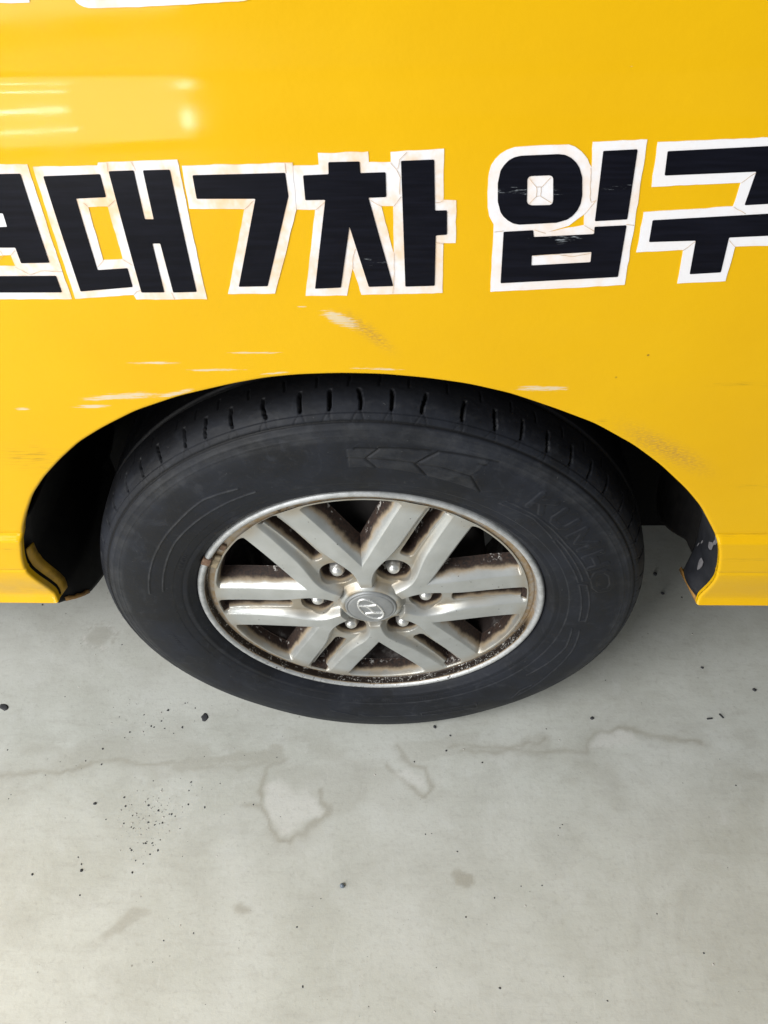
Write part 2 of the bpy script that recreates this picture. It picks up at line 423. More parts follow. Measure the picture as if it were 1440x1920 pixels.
LETTERS = [["hyeon", [[-0.287, 0.5787], [-0.2239, 0.5771], [-0.225, 0.4958], [-0.2254, 0.47], [-0.3347, 0.4712]], [[[-0.2734, 0.5084], [-0.2617, 0.5092], [-0.2615, 0.4999], [-0.2767, 0.5001]]], [[[[-0.2523, 0.5709], [-0.2314, 0.5709], [-0.2329, 0.5027], [-0.2556, 0.5025], [-0.2554, 0.5155], [-0.2783, 0.5158], [-0.2765, 0.5273], [-0.2657, 0.5317], [-0.2556, 0.5319], [-0.2549, 0.5425], [-0.2722, 0.5431], [-0.271, 0.553], [-0.2543, 0.5541]]], [[[-0.3152, 0.5015], [-0.3007, 0.5016], [-0.302, 0.4916], [-0.2315, 0.4912], [-0.2316, 0.4767], [-0.3258, 0.4776]]], [[[-0.2868, 0.57], [-0.2628, 0.5701], [-0.2643, 0.5594], [-0.2914, 0.5592]]], [[[-0.2925, 0.5534], [-0.2747, 0.5537], [-0.2793, 0.5273], [-0.3033, 0.5219]], [[-0.2905, 0.5454], [-0.2821, 0.5459], [-0.2847, 0.533], [-0.2948, 0.5303]]]], [[[-0.2686, 0.5135], [-0.2673, 0.5095], [-0.2715, 0.5062]], [[-0.2617, 0.5092], [-0.2562, 0.5134]], [[-0.2618, 0.4993], [-0.252, 0.4927], [-0.24, 0.496], [-0.2252, 0.495]]]], ["dae", [[-0.2205, 0.5755], [-0.1731, 0.5756], [-0.172, 0.5777], [-0.1141, 0.5787], [-0.1137, 0.4689], [-0.172, 0.4692], [-0.1732, 0.4735], [-0.2223, 0.4704]], [[[-0.1885, 0.5461], [-0.1736, 0.5463], [-0.1736, 0.5049], [-0.1892, 0.5041]]], [[[[-0.2149, 0.5689], [-0.1728, 0.5697], [-0.173, 0.5533], [-0.1958, 0.5526], [-0.1962, 0.4957], [-0.1718, 0.4971], [-0.172, 0.4808], [-0.2157, 0.4773]]], [[[-0.1659, 0.5716], [-0.1475, 0.5719], [-0.1481, 0.5363], [-0.1412, 0.5362], [-0.1407, 0.5718], [-0.1211, 0.572], [-0.1208, 0.4758], [-0.14, 0.4755], [-0.1407, 0.5173], [-0.1469, 0.5174], [-0.1473, 0.4757], [-0.166, 0.4758]]]], [[[-0.1653, 0.5778], [-0.1665, 0.5717]], [[-0.1476, 0.5779], [-0.1458, 0.572]], [[-0.1736, 0.5463], [-0.1672, 0.5508]], [[-0.1736, 0.5049], [-0.1672, 0.4996]], [[-0.1892, 0.5041], [-0.1954, 0.4985]], [[-0.1731, 0.4739], [-0.1696, 0.4771], [-0.1657, 0.4779]], [[-0.1415, 0.4755], [-0.14, 0.4692]], [[-0.1885, 0.5461], [-0.1912, 0.5492]]]], ["seven", [[-0.1117, 0.5746], [-0.0319, 0.5752], [-0.0324, 0.5417], [-0.0572, 0.4734], [-0.0955, 0.4734], [-0.0714, 0.5427], [-0.1126, 0.5437]], [], [[[[-0.1053, 0.5679], [-0.0377, 0.5685], [-0.0372, 0.552], [-0.0623, 0.4802], [-0.0857, 0.48], [-0.0619, 0.5505], [-0.1055, 0.5511]]]], [[[-0.0714, 0.5427], [-0.0633, 0.5493]], [[-0.0373, 0.5753], [-0.0369, 0.5687]]]], ["cha", [[-0.0353, 0.5728], [-0.0302, 0.5731], [-0.0134, 0.5734], [-0.013, 0.5812], [0.0227, 0.5817], [0.0228, 0.5744], [0.0383, 0.5744], [0.0384, 0.5814], [0.0759, 0.5827], [0.0766, 0.5471], [0.086, 0.5467], [0.0867, 0.5143], [0.0775, 0.5144], [0.078, 0.4721], [0.0129, 0.4713], [0.0069, 0.4942], [0.0009, 0.4707], [-0.0328, 0.4708], [-0.0185, 0.5416], [-0.0322, 0.5418], [-0.0369, 0.5516]], [[[0.0308, 0.5432], [0.0396, 0.5433], [0.0393, 0.5068]]], [[[[-0.0061, 0.5752], [0.0162, 0.5753], [0.0163, 0.5673], [0.0345, 0.5676], [0.0346, 0.5502], [0.0215, 0.5499], [0.0384, 0.4791], [0.0189, 0.4786], [0.0063, 0.5286], [-0.0036, 0.4782], [-0.0244, 0.4775], [-0.0104, 0.5489], [-0.0251, 0.5489], [-0.025, 0.5664], [-0.0065, 0.5669]]], [[[0.0457, 0.5752], [0.0692, 0.5757], [0.0705, 0.5395], [0.0793, 0.5396], [0.0799, 0.5212], [0.0714, 0.5207], [0.0714, 0.479], [0.0481, 0.4785]]]], [[[-0.0185, 0.5416], [-0.0111, 0.5472]], [[0.0308, 0.5432], [0.0229, 0.5479]], [[0.0396, 0.5433], [0.0454, 0.5504]], [[0.0383, 0.5744], [0.0426, 0.5691], [0.0448, 0.5642], [0.0447, 0.5521]], [[0.05, 0.581], [0.045, 0.5764], [0.0432, 0.5696]], [[0.0393, 0.5068], [0.0394, 0.4899], [0.038, 0.4722]], [[0.0069, 0.4942], [0.0072, 0.5034], [0.01, 0.511]], [[0.0703, 0.5455], [0.0738, 0.5457], [0.0766, 0.5471]], [[0.0715, 0.5151], [0.0775, 0.5141]]]], ["ip", [[0.1084, 0.5532], [0.1086, 0.5663], [0.1097, 0.5712], [0.1123, 0.5754], [0.1157, 0.5788], [0.1199, 0.5815], [0.1255, 0.583], [0.1312, 0.5836], [0.1627, 0.5842], [0.1672, 0.5827], [0.172, 0.5795], [0.1771, 0.5743], [0.1805, 0.5687], [0.1789, 0.5856], [0.216, 0.5866], [0.2189, 0.5271], [0.2212, 0.4781], [0.1159, 0.4729], [0.1147, 0.5285], [0.1107, 0.5349], [0.1092, 0.5411]], [[[0.1806, 0.5354], [0.1817, 0.5273], [0.1709, 0.5254], [0.1559, 0.5221], [0.1707, 0.527]]], [[[[0.1153, 0.5589], [0.1166, 0.5676], [0.1189, 0.5713], [0.1219, 0.5745], [0.1258, 0.5765], [0.1303, 0.5774], [0.1563, 0.5781], [0.161, 0.5775], [0.1654, 0.5755], [0.1693, 0.5724], [0.1721, 0.5688], [0.175, 0.5623], [0.177, 0.5492], [0.1767, 0.5432], [0.1751, 0.5386], [0.1723, 0.5346], [0.1685, 0.5317], [0.1611, 0.5295], [0.1336, 0.5283], [0.1289, 0.5293], [0.1248, 0.5316], [0.1212, 0.5347], [0.1189, 0.5379], [0.1163, 0.5456]], [[0.1362, 0.5612], [0.1369, 0.5629], [0.1386, 0.5636], [0.1515, 0.5639], [0.1535, 0.5633], [0.1545, 0.5618], [0.1565, 0.5457], [0.1561, 0.5435], [0.1546, 0.5426], [0.1413, 0.5425], [0.1388, 0.5434], [0.1375, 0.5452]]], [[[0.187, 0.5797], [0.2105, 0.5805], [0.2127, 0.5314], [0.1892, 0.5303]]], [[[0.1224, 0.5228], [0.1445, 0.5238], [0.1454, 0.5185], [0.1902, 0.5203], [0.1897, 0.5259], [0.2131, 0.5268], [0.2145, 0.4853], [0.1235, 0.4807]], [[0.1455, 0.5039], [0.1906, 0.5063], [0.1912, 0.4978], [0.1461, 0.4955]]]], [[[0.1805, 0.5687], [0.1823, 0.552], [0.1838, 0.5438], [0.1872, 0.5457]], [[0.1806, 0.5354], [0.1875, 0.546]], [[0.1817, 0.5273], [0.1898, 0.5227]], [[0.1536, 0.5216], [0.1451, 0.5241]], [[0.1151, 0.5229], [0.1224, 0.5236]], [[0.213, 0.5275], [0.2189, 0.5271]], [[0.1434, 0.5559], [0.1467, 0.5558], [0.1472, 0.5493], [0.144, 0.5494], [0.1434, 0.5559]], [[0.1434, 0.5559], [0.1375, 0.5618]], [[0.1467, 0.5558], [0.1525, 0.5624]], [[0.1472, 0.5493], [0.1554, 0.5442]], [[0.144, 0.5494], [0.1396, 0.544]], [[0.1463, 0.5035], [0.1644, 0.5046], [0.1773, 0.5028], [0.1904, 0.505]]]], ["gu", [[0.2236, 0.5849], [0.3258, 0.5872], [0.3384, 0.5339], [0.3506, 0.533], [0.3544, 0.51], [0.2978, 0.5091], [0.2988, 0.4804], [0.2618, 0.4789], [0.2597, 0.5068], [0.2248, 0.5054], [0.2238, 0.5364], [0.2877, 0.5397], [0.2881, 0.5567], [0.2255, 0.5546]], [], [[[[0.2315, 0.5789], [0.3164, 0.5817], [0.3209, 0.5418], [0.2953, 0.5407], [0.2966, 0.5643], [0.233, 0.5626]]], [[[0.2315, 0.5304], [0.338, 0.5352], [0.3416, 0.5182], [0.2911, 0.5165], [0.2929, 0.4883], [0.2694, 0.487], [0.267, 0.5144], [0.2324, 0.5137]]]], [[[0.2881, 0.5567], [0.2965, 0.5636]], [[0.2877, 0.5397], [0.298, 0.5344]], [[0.2597, 0.5068], [0.2669, 0.5139]], [[0.2978, 0.5091], [0.2918, 0.5141]]]]]
TOPS = [[[-0.2307, 0.6909], [-0.1833, 0.6899], [-0.1875, 0.6751], [-0.1994, 0.6752], [-0.2377, 0.6754]], [[-0.155, 0.6892], [-0.1582, 0.6777], [-0.1582, 0.6757], [-0.1575, 0.6743], [-0.1561, 0.6732], [-0.1538, 0.6721], [-0.1507, 0.6715], [-0.1436, 0.6712], [-0.1222, 0.6713], [-0.0842, 0.6721], [-0.0512, 0.673], [-0.0482, 0.6737], [-0.0456, 0.6752], [-0.0433, 0.6868]]]
TOPBLACK = [[[-0.2307, 0.6909], [-0.1867, 0.6899], [-0.19, 0.6793], [-0.2356, 0.6801]], [[-0.1498, 0.6891], [-0.1528, 0.6776], [-0.1492, 0.6763], [-0.1422, 0.6759], [-0.0832, 0.6768], [-0.0528, 0.6776], [-0.0487, 0.6869]]]
SCRAPES = [[-0.2151, 0.3672, 0.0479, 0.0044, 0.069, "w"], [-0.2463, 0.3556, 0.0229, 0.0026, 0.035, "w"], [-0.3124, 0.3527, 0.0092, 0.002, -0.011, "w"], [-0.173, 0.4053, 0.0284, 0.0015, -0.007, "w"], [-0.1225, 0.3973, 0.0333, 0.0015, -0.009, "w"], [-0.0816, 0.4154, 0.0324, 0.0011, -0.009, "w"], [-0.0368, 0.461, 0.0061, 0.001, -0.016, "w"], [-0.0053, 0.448, 0.0196, 0.0071, -0.429, "w"], [0.0164, 0.4363, 0.0176, 0.0063, -0.864, "b"], [0.1711, 0.3746, 0.0306, 0.0034, 0.007, "w"], [0.2983, 0.2971, 0.0428, 0.0101, -0.61, "b"], [-0.1622, 0.3706, 0.0207, 0.0032, 0.237, "w"], [-0.3282, 0.2878, 0.0326, 0.015, -0.003, "s"], [0.2301, 0.3357, 0.0039, 0.0027, 0.0, "s"], [0.4215, 0.1281, 0.035, 0.002, 0.006, "s"], [-0.4181, 0.0548, 0.0338, 0.0058, 0.009, "s"], [0.1978, 0.6313, 0.0014, 0.001, 0.0, "w"], [0.343, 0.3783, 0.0278, 0.0018, -0.007, "s"], [0.3911, 0.2444, 0.0264, 0.0016, 0.0, "s"], [-0.4068, 0.1437, 0.0087, 0.003, 0.011, "s"], [0.0194, 0.3973, 0.0281, 0.0012, -0.043, "w"], [-0.066, 0.3933, 0.0193, 0.0012, 0.114, "w"], [-0.246, 0.4291, 0.0421, 0.0017, 0.014, "w2"]]
TIDE = [[[-0.64, -0.106], [-0.5914, -0.0993], [-0.5429, -0.0918], [-0.4851, -0.0859], [-0.4704, -0.0779], [-0.4281, -0.0765], [-0.3605, -0.0746], [-0.3277, -0.069]], [[-0.1624, -0.0718], [-0.1729, -0.089], [-0.179, -0.1058], [-0.1774, -0.1303], [-0.1775, -0.1423], [-0.1647, -0.1539], [-0.1583, -0.1732], [-0.1444, -0.1904], [-0.1285, -0.1916], [-0.1065, -0.1761], [-0.0923, -0.1566], [-0.0697, -0.139], [-0.0825, -0.1288], [-0.0822, -0.1126]], [[-0.1775, -0.1423], [-0.1985, -0.1426]], [[0.025, -0.0432], [0.0462, -0.0689], [0.0751, -0.077], [0.0846, -0.1018], [0.0747, -0.1159], [0.0504, -0.1024], [0.0217, -0.0904], [0.0091, -0.0796]], [[0.1254, -0.0523], [0.1838, -0.0498], [0.2421, -0.0473], [0.325, -0.0461], [0.3417, -0.0169], [0.3973, -0.0099], [0.4279, -0.0247], [0.5016, -0.0281]], [[0.109, -0.0421], [0.2092, -0.0442], [0.2609, -0.0269]], [[-0.3164, -0.0826], [-0.2246, -0.0779], [-0.1576, -0.0769], [-0.1461, -0.0673]]]
FILL = [[[-0.3299, -0.0664], [-0.2866, -0.0615], [-0.2436, -0.0644], [-0.2361, -0.0582], [-0.1771, -0.0556], [-0.1659, -0.0423], [-0.1485, -0.0456], [-0.1456, -0.0647], [-0.1614, -0.0804], [-0.1827, -0.0773], [-0.2003, -0.0715], [-0.2588, -0.0749], [-0.3078, -0.0833], [-0.3232, -0.0827]], [[0.1114, -0.2297], [0.1236, -0.2245], [0.1355, -0.2285], [0.141, -0.239], [0.1318, -0.2447], [0.117, -0.2408]], [[-0.1902, -0.2729], [-0.1802, -0.2693], [-0.1693, -0.2725], [-0.1683, -0.2793], [-0.1801, -0.2808]], [[-0.3748, -0.3205], [-0.3566, -0.305], [-0.3316, -0.2851], [-0.3101, -0.28], [-0.3053, -0.2846], [-0.3228, -0.2997], [-0.3397, -0.3133], [-0.3605, -0.3189]], [[0.2053, -0.0408], [0.245, -0.0182], [0.274, -0.0223], [0.2663, -0.053], [0.2163, -0.058]], [[0.0291, -0.0388], [0.1096, -0.0226], [0.1649, -0.0165], [0.1594, -0.0397], [0.0919, -0.0597], [0.0503, -0.0646]], [[-0.1682, -0.0931], [-0.1239, -0.0798], [-0.0572, -0.0806], [-0.0069, -0.0966], [-0.0139, -0.1277], [-0.0528, -0.1521], [-0.0655, -0.1405], [-0.1206, -0.1131]]]
PALE = [[[-0.1763, -0.114], [-0.1548, -0.1013], [-0.1239, -0.1213], [-0.1083, -0.113], [-0.0863, -0.1328], [-0.0736, -0.1398], [-0.1003, -0.1567], [-0.1147, -0.1724], [-0.1372, -0.1842], [-0.1532, -0.1692], [-0.1652, -0.15]], [[0.0217, -0.0945], [0.0421, -0.0775], [0.0668, -0.0855], [0.0789, -0.106], [0.0586, -0.1022]], [[0.3343, -0.0391], [0.3547, -0.0141], [0.3967, -0.0135], [0.4101, -0.0311], [0.3667, -0.043]]]
SPLAT = [[-0.5001, 0.1526], [-0.523, 0.1524], [-0.506, 0.1745]]
BITS = {"gum1": [[-0.2862, 0.0025], [-0.2791, 0.0026]], "gum2": [[-0.6255, 0.0164], [-0.6183, 0.0165]], "bolt": [[-0.0452, -0.2487]], "tw1": [[0.5273, 0.0098], [0.5359, 0.0108]], "tw2": [[0.5469, 0.0146], [0.5495, 0.0082]], "peb": [[0.3413, 0.0084], [0.0886, -0.0094], [0.6121, 0.0612], [0.5374, 0.1015], [0.4981, 0.2934], [0.5029, 0.2509], [-0.4229, -0.2351], [-0.4295, -0.1398]]}
CLUSTER = [[-0.3459, -0.1568], [-0.4009, -0.0128], [-0.3327, -0.0027], [-0.3393, -0.2027], [-0.2849, -0.1156]]
CHEV = [[[0.2876, 92.01], [0.2868, 88.72]], [[0.2988, 86.16], [0.2868, 88.72], [0.2752, 86.47]], [[0.2992, 90.53], [0.2988, 86.16]], [[0.2998, 86.17], [0.3036, 76.27]], [[0.3037, 75.0], [0.2849, 78.71], [0.2717, 75.72]], [[0.2869, 88.5], [0.2859, 78.75]], [[0.3043, 75.04], [0.3101, 63.28]], [[0.2849, 78.71], [0.2861, 73.26], [0.2845, 66.86], [0.2676, 62.54]], [[0.3018, 66.63], [0.3027, 65.07]]]
ARCS = [[[0.2756, 169.67], [0.2757, 158.4], [0.2759, 149.65], [0.2771, 137.44], [0.2805, 126.4], [0.274, 117.73]], [[0.259, 168.09], [0.2599, 156.99], [0.2631, 144.53], [0.2625, 131.02]], [[0.2625, 131.02], [0.2623, 122.99], [0.2612, 114.84]]]
ARCS2 = [[[0.2614, 36.71], [0.2598, 28.01], [0.2612, 17.29]], [[0.2655, 36.37], [0.266, 27.93], [0.2668, 17.53]], [[0.2612, 16.03], [0.2627, 7.76], [0.264, -1.46], [0.2723, -1.39], [0.2723, 6.26], [0.2703, 15.5], [0.2612, 16.03]], [[0.2597, -5.69], [0.2669, -15.73], [0.2656, -24.86], [0.2614, -34.93]], [[0.2699, -6.14], [0.2783, -16.52], [0.2844, -29.8], [0.292, -39.31], [0.2966, -47.5], [0.2852, -42.72], [0.2862, -38.19]], [[0.2629, 56.43], [0.2676, 46.86], [0.2626, 37.81]], [[0.2701, 55.77], [0.2724, 47.14], [0.27, 34.14], [0.2732, 25.38], [0.275, 18.18]]]
ARCS3 = [[[0.2732, -105.26], [0.2829, -96.63]], [[0.2768, -95.92], [0.2812, -93.55], [0.2826, -77.53]], [[0.2781, -76.27], [0.2756, -68.03], [0.2787, -57.72], [0.2912, -58.78], [0.2885, -68.97], [0.2868, -76.16], [0.2781, -76.27]]]

# ================================================================ the setting: garage floor
def axis(lo, hi, a, b, step, far):
    inner = np.arange(a, b + 1e-9, step)
    left = a - np.geomspace(step, a - lo, far)[::-1]
    right = b + np.geomspace(step, hi - b, far)
    return np.concatenate([left, inner, right])

def build_floor():
    xs = axis(-7, 7, -0.80, 0.86, 0.0032, 26); ys = axis(-7, 7, -0.50, 0.42, 0.0032, 26)
    X, Y = np.meshgrid(xs, ys)
    wx = X + (fbm(X * 60, Y * 60, 3, 3) - 0.5) * 0.015 + (fbm(X * 14, Y * 14, 9, 2) - 0.5) * 0.02
    wy = Y + (fbm(X * 60, Y * 60, 5, 3) - 0.5) * 0.012 + (fbm(X * 14, Y * 14, 21, 2) - 0.5) * 0.014
    st = np.zeros(X.shape); pale = np.zeros(X.shape)
    near = (np.abs(X) < 1.1) & (Y > -0.7) & (Y < 0.6)
    x, y = wx[near], wy[near]; s = np.zeros(x.shape); q = np.zeros(x.shape)
    for k, pl in enumerate(TIDE):
        d = seg_dist(x, y, pl)
        s = np.maximum(s, (0.50 if k in (1, 2) else 0.40) * np.exp(-(d / 0.0038) ** 2) * (0.45 + 0.9 * fbm(x * 30, y * 30, 51, 2)) + 0.14 * np.exp(-(d / 0.016) ** 2))
    for k, pl in enumerate(FILL):
        d = signed(x, y, pl)
        s = np.maximum(s, (0.40, 0.62, 0.5, 0.36, 0.28, 0.22, 0.20)[k] * sst(-0.004, 0.003, d))
    for pl in PALE:
        q = np.maximum(q, 0.75 * sst(-0.003, 0.006, signed(x, y, pl)))
    # splash mark with a spray round it
    (cx, cy), (ax, _), (_, by) = SPLAT
    rx, ry = abs(cx - ax), abs(by - cy)
    rr = np.hypot((x - cx) / rx, (y - cy) / ry); th = np.arctan2(y - cy, x - cx)
    s = np.maximum(s, 0.30 * sst(1.1, 0.75, rr))
    spray = fbm(th * 7, rr * 3.5, 40, 3) * sst(2.3, 1.0, rr) * sst(0.9, 1.15, rr)
    q = np.maximum(q, 1.0 * sst(0.42, 0.62, spray))
    s = np.maximum(s, 0.30 * sst(0.30, 0.42, spray * fbm(x * 300, y * 300, 60, 2) * 1.6))
    # soiled band below the tyre and broad blotches
    s = np.maximum(s, 0.26 * sst(0.50, 0.66, fbm(x * 9, y * 16, 77, 4)) * np.exp(-((y + 0.07) / 0.07) ** 2))
    st[near] = s; pale[near] = q
    V = np.stack([X, Y, np.zeros_like(X)], -1).reshape(-1, 3)
    me = mesh_np("floor", V, grid_faces(len(ys), len(xs)), {'stain': st, 'pale': pale})
    o = link("floor", me, FLOOR)
    return tag(o, "pale grey concrete garage floor with water stains", kind='structure')
build_floor()

# ================================================================ the van
VAN = empty("van")
tag(VAN, "yellow van side with Korean lettering, scraped wheel arch and silver alloy wheel", "van")

_Z = np.arange(-0.10, 1.10, 0.0005)
_T = np.interp(_Z, [-.1, 0.36, 0.44, 0.54, 0.60, 0.620, 0.638, 0.70, 0.80, 1.10], [0, 0, 2.0, 5.5, 7.5, 8.0, 3.4, 3.0, 6.0, 12.0])
_CR = np.concatenate([[0], np.cumsum(np.tan(np.radians(_T[:-1])) * 0.0005)])
def panel_y(x, zr):
    """the side of the van: y over place along the van and height above the axle"""
    x = np.asarray(x, float); zr = np.asarray(zr, float)
    y = -0.015 + np.interp(zr, _Z, _CR)
    y = y - 0.0055 * (1 - sst(0.1555, 0.1645, zr))
    y = y + 0.0012 * np.exp(-((zr - 0.1660) / 0.0016) ** 2)
    y = y + 0.0014 * np.exp(-((zr - 0.102) / 0.0016) ** 2)
    y = y + 0.007 * (1 - sst(0.040, 0.100, zr))
    y = y - 0.008 * (1 - sst(0.024, 0.044, zr))
    y = y + (fbm(x * 3.5 + 3, zr * 4.0, 5, 2) - 0.5) * 0.0016        # slack sheet metal
    return y

def smooth_outline(pts, n, sig):
    P = np.array(pts, float)
    L = np.concatenate([[0], np.cumsum(np.hypot(*np.diff(P, axis=0).T))])
    t = np.linspace(0, L[-1], 4 * n)
    Q = np.stack([np.interp(t, L, P[:, 0]), np.interp(t, L, P[:, 1])], 1)
    k = int(3 * sig / (t[1])) ; w = np.exp(-0.5 * (np.arange(-k, k + 1) * t[1] / sig) ** 2); w /= w.sum()
    pad = np.concatenate([2 * Q[0] - Q[k:0:-1], Q, 2 * Q[-1] - Q[-2:-k - 2:-1]])
    R = np.stack([np.convolve(pad[:, i], w, 'valid') for i in (0, 1)], 1)
    L = np.concatenate([[0], np.cumsum(np.hypot(*np.diff(R, axis=0).T))])
    t = np.linspace(0, L[-1], n)
    return np.stack([np.interp(t, L, R[:, 0]), np.interp(t, L, R[:, 1])], 1)

OUT = smooth_outline(ARCH, 760, 0.007)
TAN = np.gradient(OUT, axis=0); TAN /= np.hypot(TAN[:, 0], TAN[:, 1])[:, None]
NIN = np.stack([TAN[:, 1], -TAN[:, 0]], 1)                    # into the opening

def build_body():
    x, z = OUT[:, 0], OUT[:, 1]
    up = np.maximum(z - 0.10, 0)
    d = np.stack([np.where(up > 0, x, np.sign(x)), up], 1); d /= np.hypot(d[:, 0], d[:, 1])[:, None]
    Lx = (2.20 - np.abs(x)) / np.maximum(np.abs(d[:, 0]), 1e-6)
    Lz = (1.0 - z) / np.maximum(d[:, 1], 1e-6)
    L = np.minimum(Lx, Lz)
    s = np.concatenate([np.linspace(0, 0.46, 230), np.linspace(0.48, 1, 26)])
    PX = x[None] + d[None, :, 0] * L[None] * s[:, None]
    PZ = z[None] + d[None, :, 1] * L[None] * s[:, None]
    PY = panel_y(PX, PZ)
    r = 0.0030
    dep = np.where(x < 0, 0.009, 0.007)
    y0 = PY[0]
    pre = []
    for f in (1.0, 0.6, 0.35):
        pre.append((x + NIN[:, 0] * r, y0 + dep * f, z + NIN[:, 1] * r))
    for a in (90, 72, 54, 36, 18):
        a = math.radians(a)
        pre.append((x + NIN[:, 0] * r * math.sin(a), y0 + r * (1 - math.cos(a)), z + NIN[:, 1] * r * math.sin(a)))
    PX = np.concatenate([np.array([q[0] for q in pre]), PX])
    PY = np.concatenate([np.array([q[1] for q in pre]), PY])
    PZ = np.concatenate([np.array([q[2] for q in pre]), PZ])
    scr = np.zeros(PX.shape); sm = np.zeros(PX.shape); so = np.zeros(PX.shape); du = np.zeros(PX.shape)
    for (cx, cz, a, b, sl, k) in SCRAPES:
        dx = PX - cx; dz = PZ - cz - sl * dx
        e = np.exp(-(np.abs(dx / a) ** 2.6) - (dz / (b * 1.15)) ** 2)
        if k == 'w': scr = np.maximum(scr, e)
        elif k == 'w2': scr = np.maximum(scr, 0.35 * e)
        elif k == 'b': sm = np.maximum(sm, e); scr = np.maximum(scr, 0.28 * e)
        else: so = np.maximum(so, e)
    # crease shade painted as a dark line, groove darkened, dust near the skirt foot
    so = np.maximum(so, 0.75 * np.exp(-((PZ - 0.166) / 0.0022) ** 2))
    so = np.maximum(so, 0.5 * np.exp(-((PZ - 0.102) / 0.0020) ** 2))
    du = np.maximum(du, np.exp(-((PZ - 0.060) / 0.022) ** 2) * np.where(PX < 0, 0.9, 0.25))
    V = np.stack([PX, PY, PZ + HUB], -1).reshape(-1, 3)
    me = mesh_np("body_panel", V, grid_faces(PX.shape[0], PX.shape[1], flip=True), {'scrape': scr, 'smear': sm, 'soot_shade': so, 'dust': du})
    return link("body_panel", me, YELLOW, VAN)
BODY = build_body()

def strip(name, A, B, mat, parent, n=None, thick=None):
    """ruled sheet between two 3-D polylines"""
    A = np.array(A, float); B = np.array(B, float)
    V = np.concatenate([A, B])
    me = mesh_np(name, V, grid_faces(2, len(A)))
    o = link(name, me, mat, parent)
    if thick:
        m = o.modifiers.new('thick', 'SOLIDIFY'); m.thickness = thick; m.offset = 0
    return o

# sill flanges: the foot of the skirt turned inwards
for sgn, j in ((-1, 0), (1, -1)):
    x0, z0 = OUT[j]
    xs = np.linspace(x0 + sgn * 0.0005, sgn * 2.2, 40)
    yb = panel_y(xs, np.full(40, z0))
    inner = 0.043 if sgn > 0 else 0.030
    e = np.linspace(1, 0, 40) ** 12
    A = np.stack([xs, yb + 0.001, np.full(40, z0 + HUB)], 1)
    B1 = np.stack([xs, yb + 0.010, np.full(40, z0 + HUB - 0.0035)], 1)
    B = np.stack([xs - sgn * 0.006 * e, np.full(40, inner), np.full(40, z0 + HUB - 0.010)], 1)
    V = np.concatenate([A, B1, B]); me = mesh_np("sill_flange", V, grid_faces(3, 40))
    o = link("sill_flange", me, YELLOW, VAN)
    m = o.modifiers.new('thick', 'SOLIDIFY'); m.thickness = 0.0022; m.offset = 0
# rusty raw end of the right flange
x0, z0 = OUT[-1]
yb = float(panel_y(x0, z0))
strip("flange_end", [(x0 - 0.0005, yb + 0.006, z0 + HUB + 0.0015), (x0 - 0.003, 0.018, z0 + HUB - 0.004), (x0 - 0.0065, 0.044, z0 + HUB - 0.006)],
      [(x0 - 0.001, yb + 0.005, z0 + HUB - 0.0035), (x0 - 0.0035, 0.018, z0 + HUB - 0.0095), (x0 - 0.007, 0.044, z0 + HUB - 0.0125)], RUSTY, VAN, thick=0.0015)

# wheel well liner swept in from the arch
def build_liner():
    i = np.arange(0, len(OUT), 4); P = OUT[i] - NIN[i] * 0.004
    keep = ~((P[:, 0] > 0) & (P[:, 1] < 0.19)); P = P[keep]
    left_low = (P[:, 0] < 0) & (P[:, 1] < 0.17)
    jag = np.where(left_low, 0.030 + 0.012 * np.sign(np.sin(P[:, 1] * 95)) + 0.006 * np.sin(P[:, 1] * 210), 0.004)
    t = np.linspace(0, 1, 22) ** 1.2
    # on the right the sheet stops short, its lower corner rounded off
    yend = 0.30 + 0 * P[:, 0]
    Y = jag[None] + (yend - jag)[None] * t[:, None]
    k = 1 + 0.05 * t[:, None] * sst(0.1, 0.3, P[:, 1])[None]
    X = P[None, :, 0] * np.ones_like(k); Z = P[None, :, 1] * k
    X = X + 0.0035 * np.sin(Y * 46) * np.sign(X)
    V = np.stack([X, Y, Z + HUB], -1).reshape(-1, 3)
    me = mesh_np("wheel_well_liner", V, grid_faces(X.shape[0], X.shape[1]))
    o = link("wheel_well_liner", me, LINER, VAN)
    m = o.modifiers.new('thick', 'SOLIDIFY'); m.thickness = 0.0025; m.offset = 0
build_liner()

# mud flap hanging behind the left end of the arch
def build_flap():
    ys = np.linspace(-0.011, 0.25, 52)
    zb = np.interp(ys, [-0.0133, 0.0254, 0.0386, 0.075, 0.1143, 0.25], [0.0222, -0.0155, -0.0260, -0.040, -0.0503, -0.054])
    zt = 0.175 + 0 * ys
    t = np.linspace(0, 1, 40)[:, None]
    Z = zt + (zb - zt) * t
    ys2 = ys[None] + 0.010 * np.clip(np.sin(Z * 120), -0.3, 0.5) * (ys[None] < -0.006) * 0
    X = np.interp(Z, OUT[:120, 1], OUT[:120, 0]) - 0.0020 + 0.0045 * sst(0.0, 0.012, ys2) + 0.010 * np.sin(ys2 * 18) * sst(0.2, 0.0, Z)
    V = np.stack([X, ys2 + 0 * Z, Z + HUB], -1).reshape(-1, 3)
    me = mesh_np("mud_flap", V, grid_faces(40, 52))
    o = link("mud_flap", me, LINER, VAN)
    m = o.modifiers.new('thick', 'SOLIDIFY'); m.thickness = 0.003; m.offset = 0
    e = strip("flap_foot", [(X[-1, k] + 0.003, ys[k], Z[-1, k] + HUB + 0.009 - 0.005 * random.random()) for k in range(2, 10)],
              [(X[-1, k] + 0.002, ys[k], Z[-1, k] + HUB - 0.001) for k in range(2, 10)], RUSTY, VAN, thick=0.001)
build_flap()

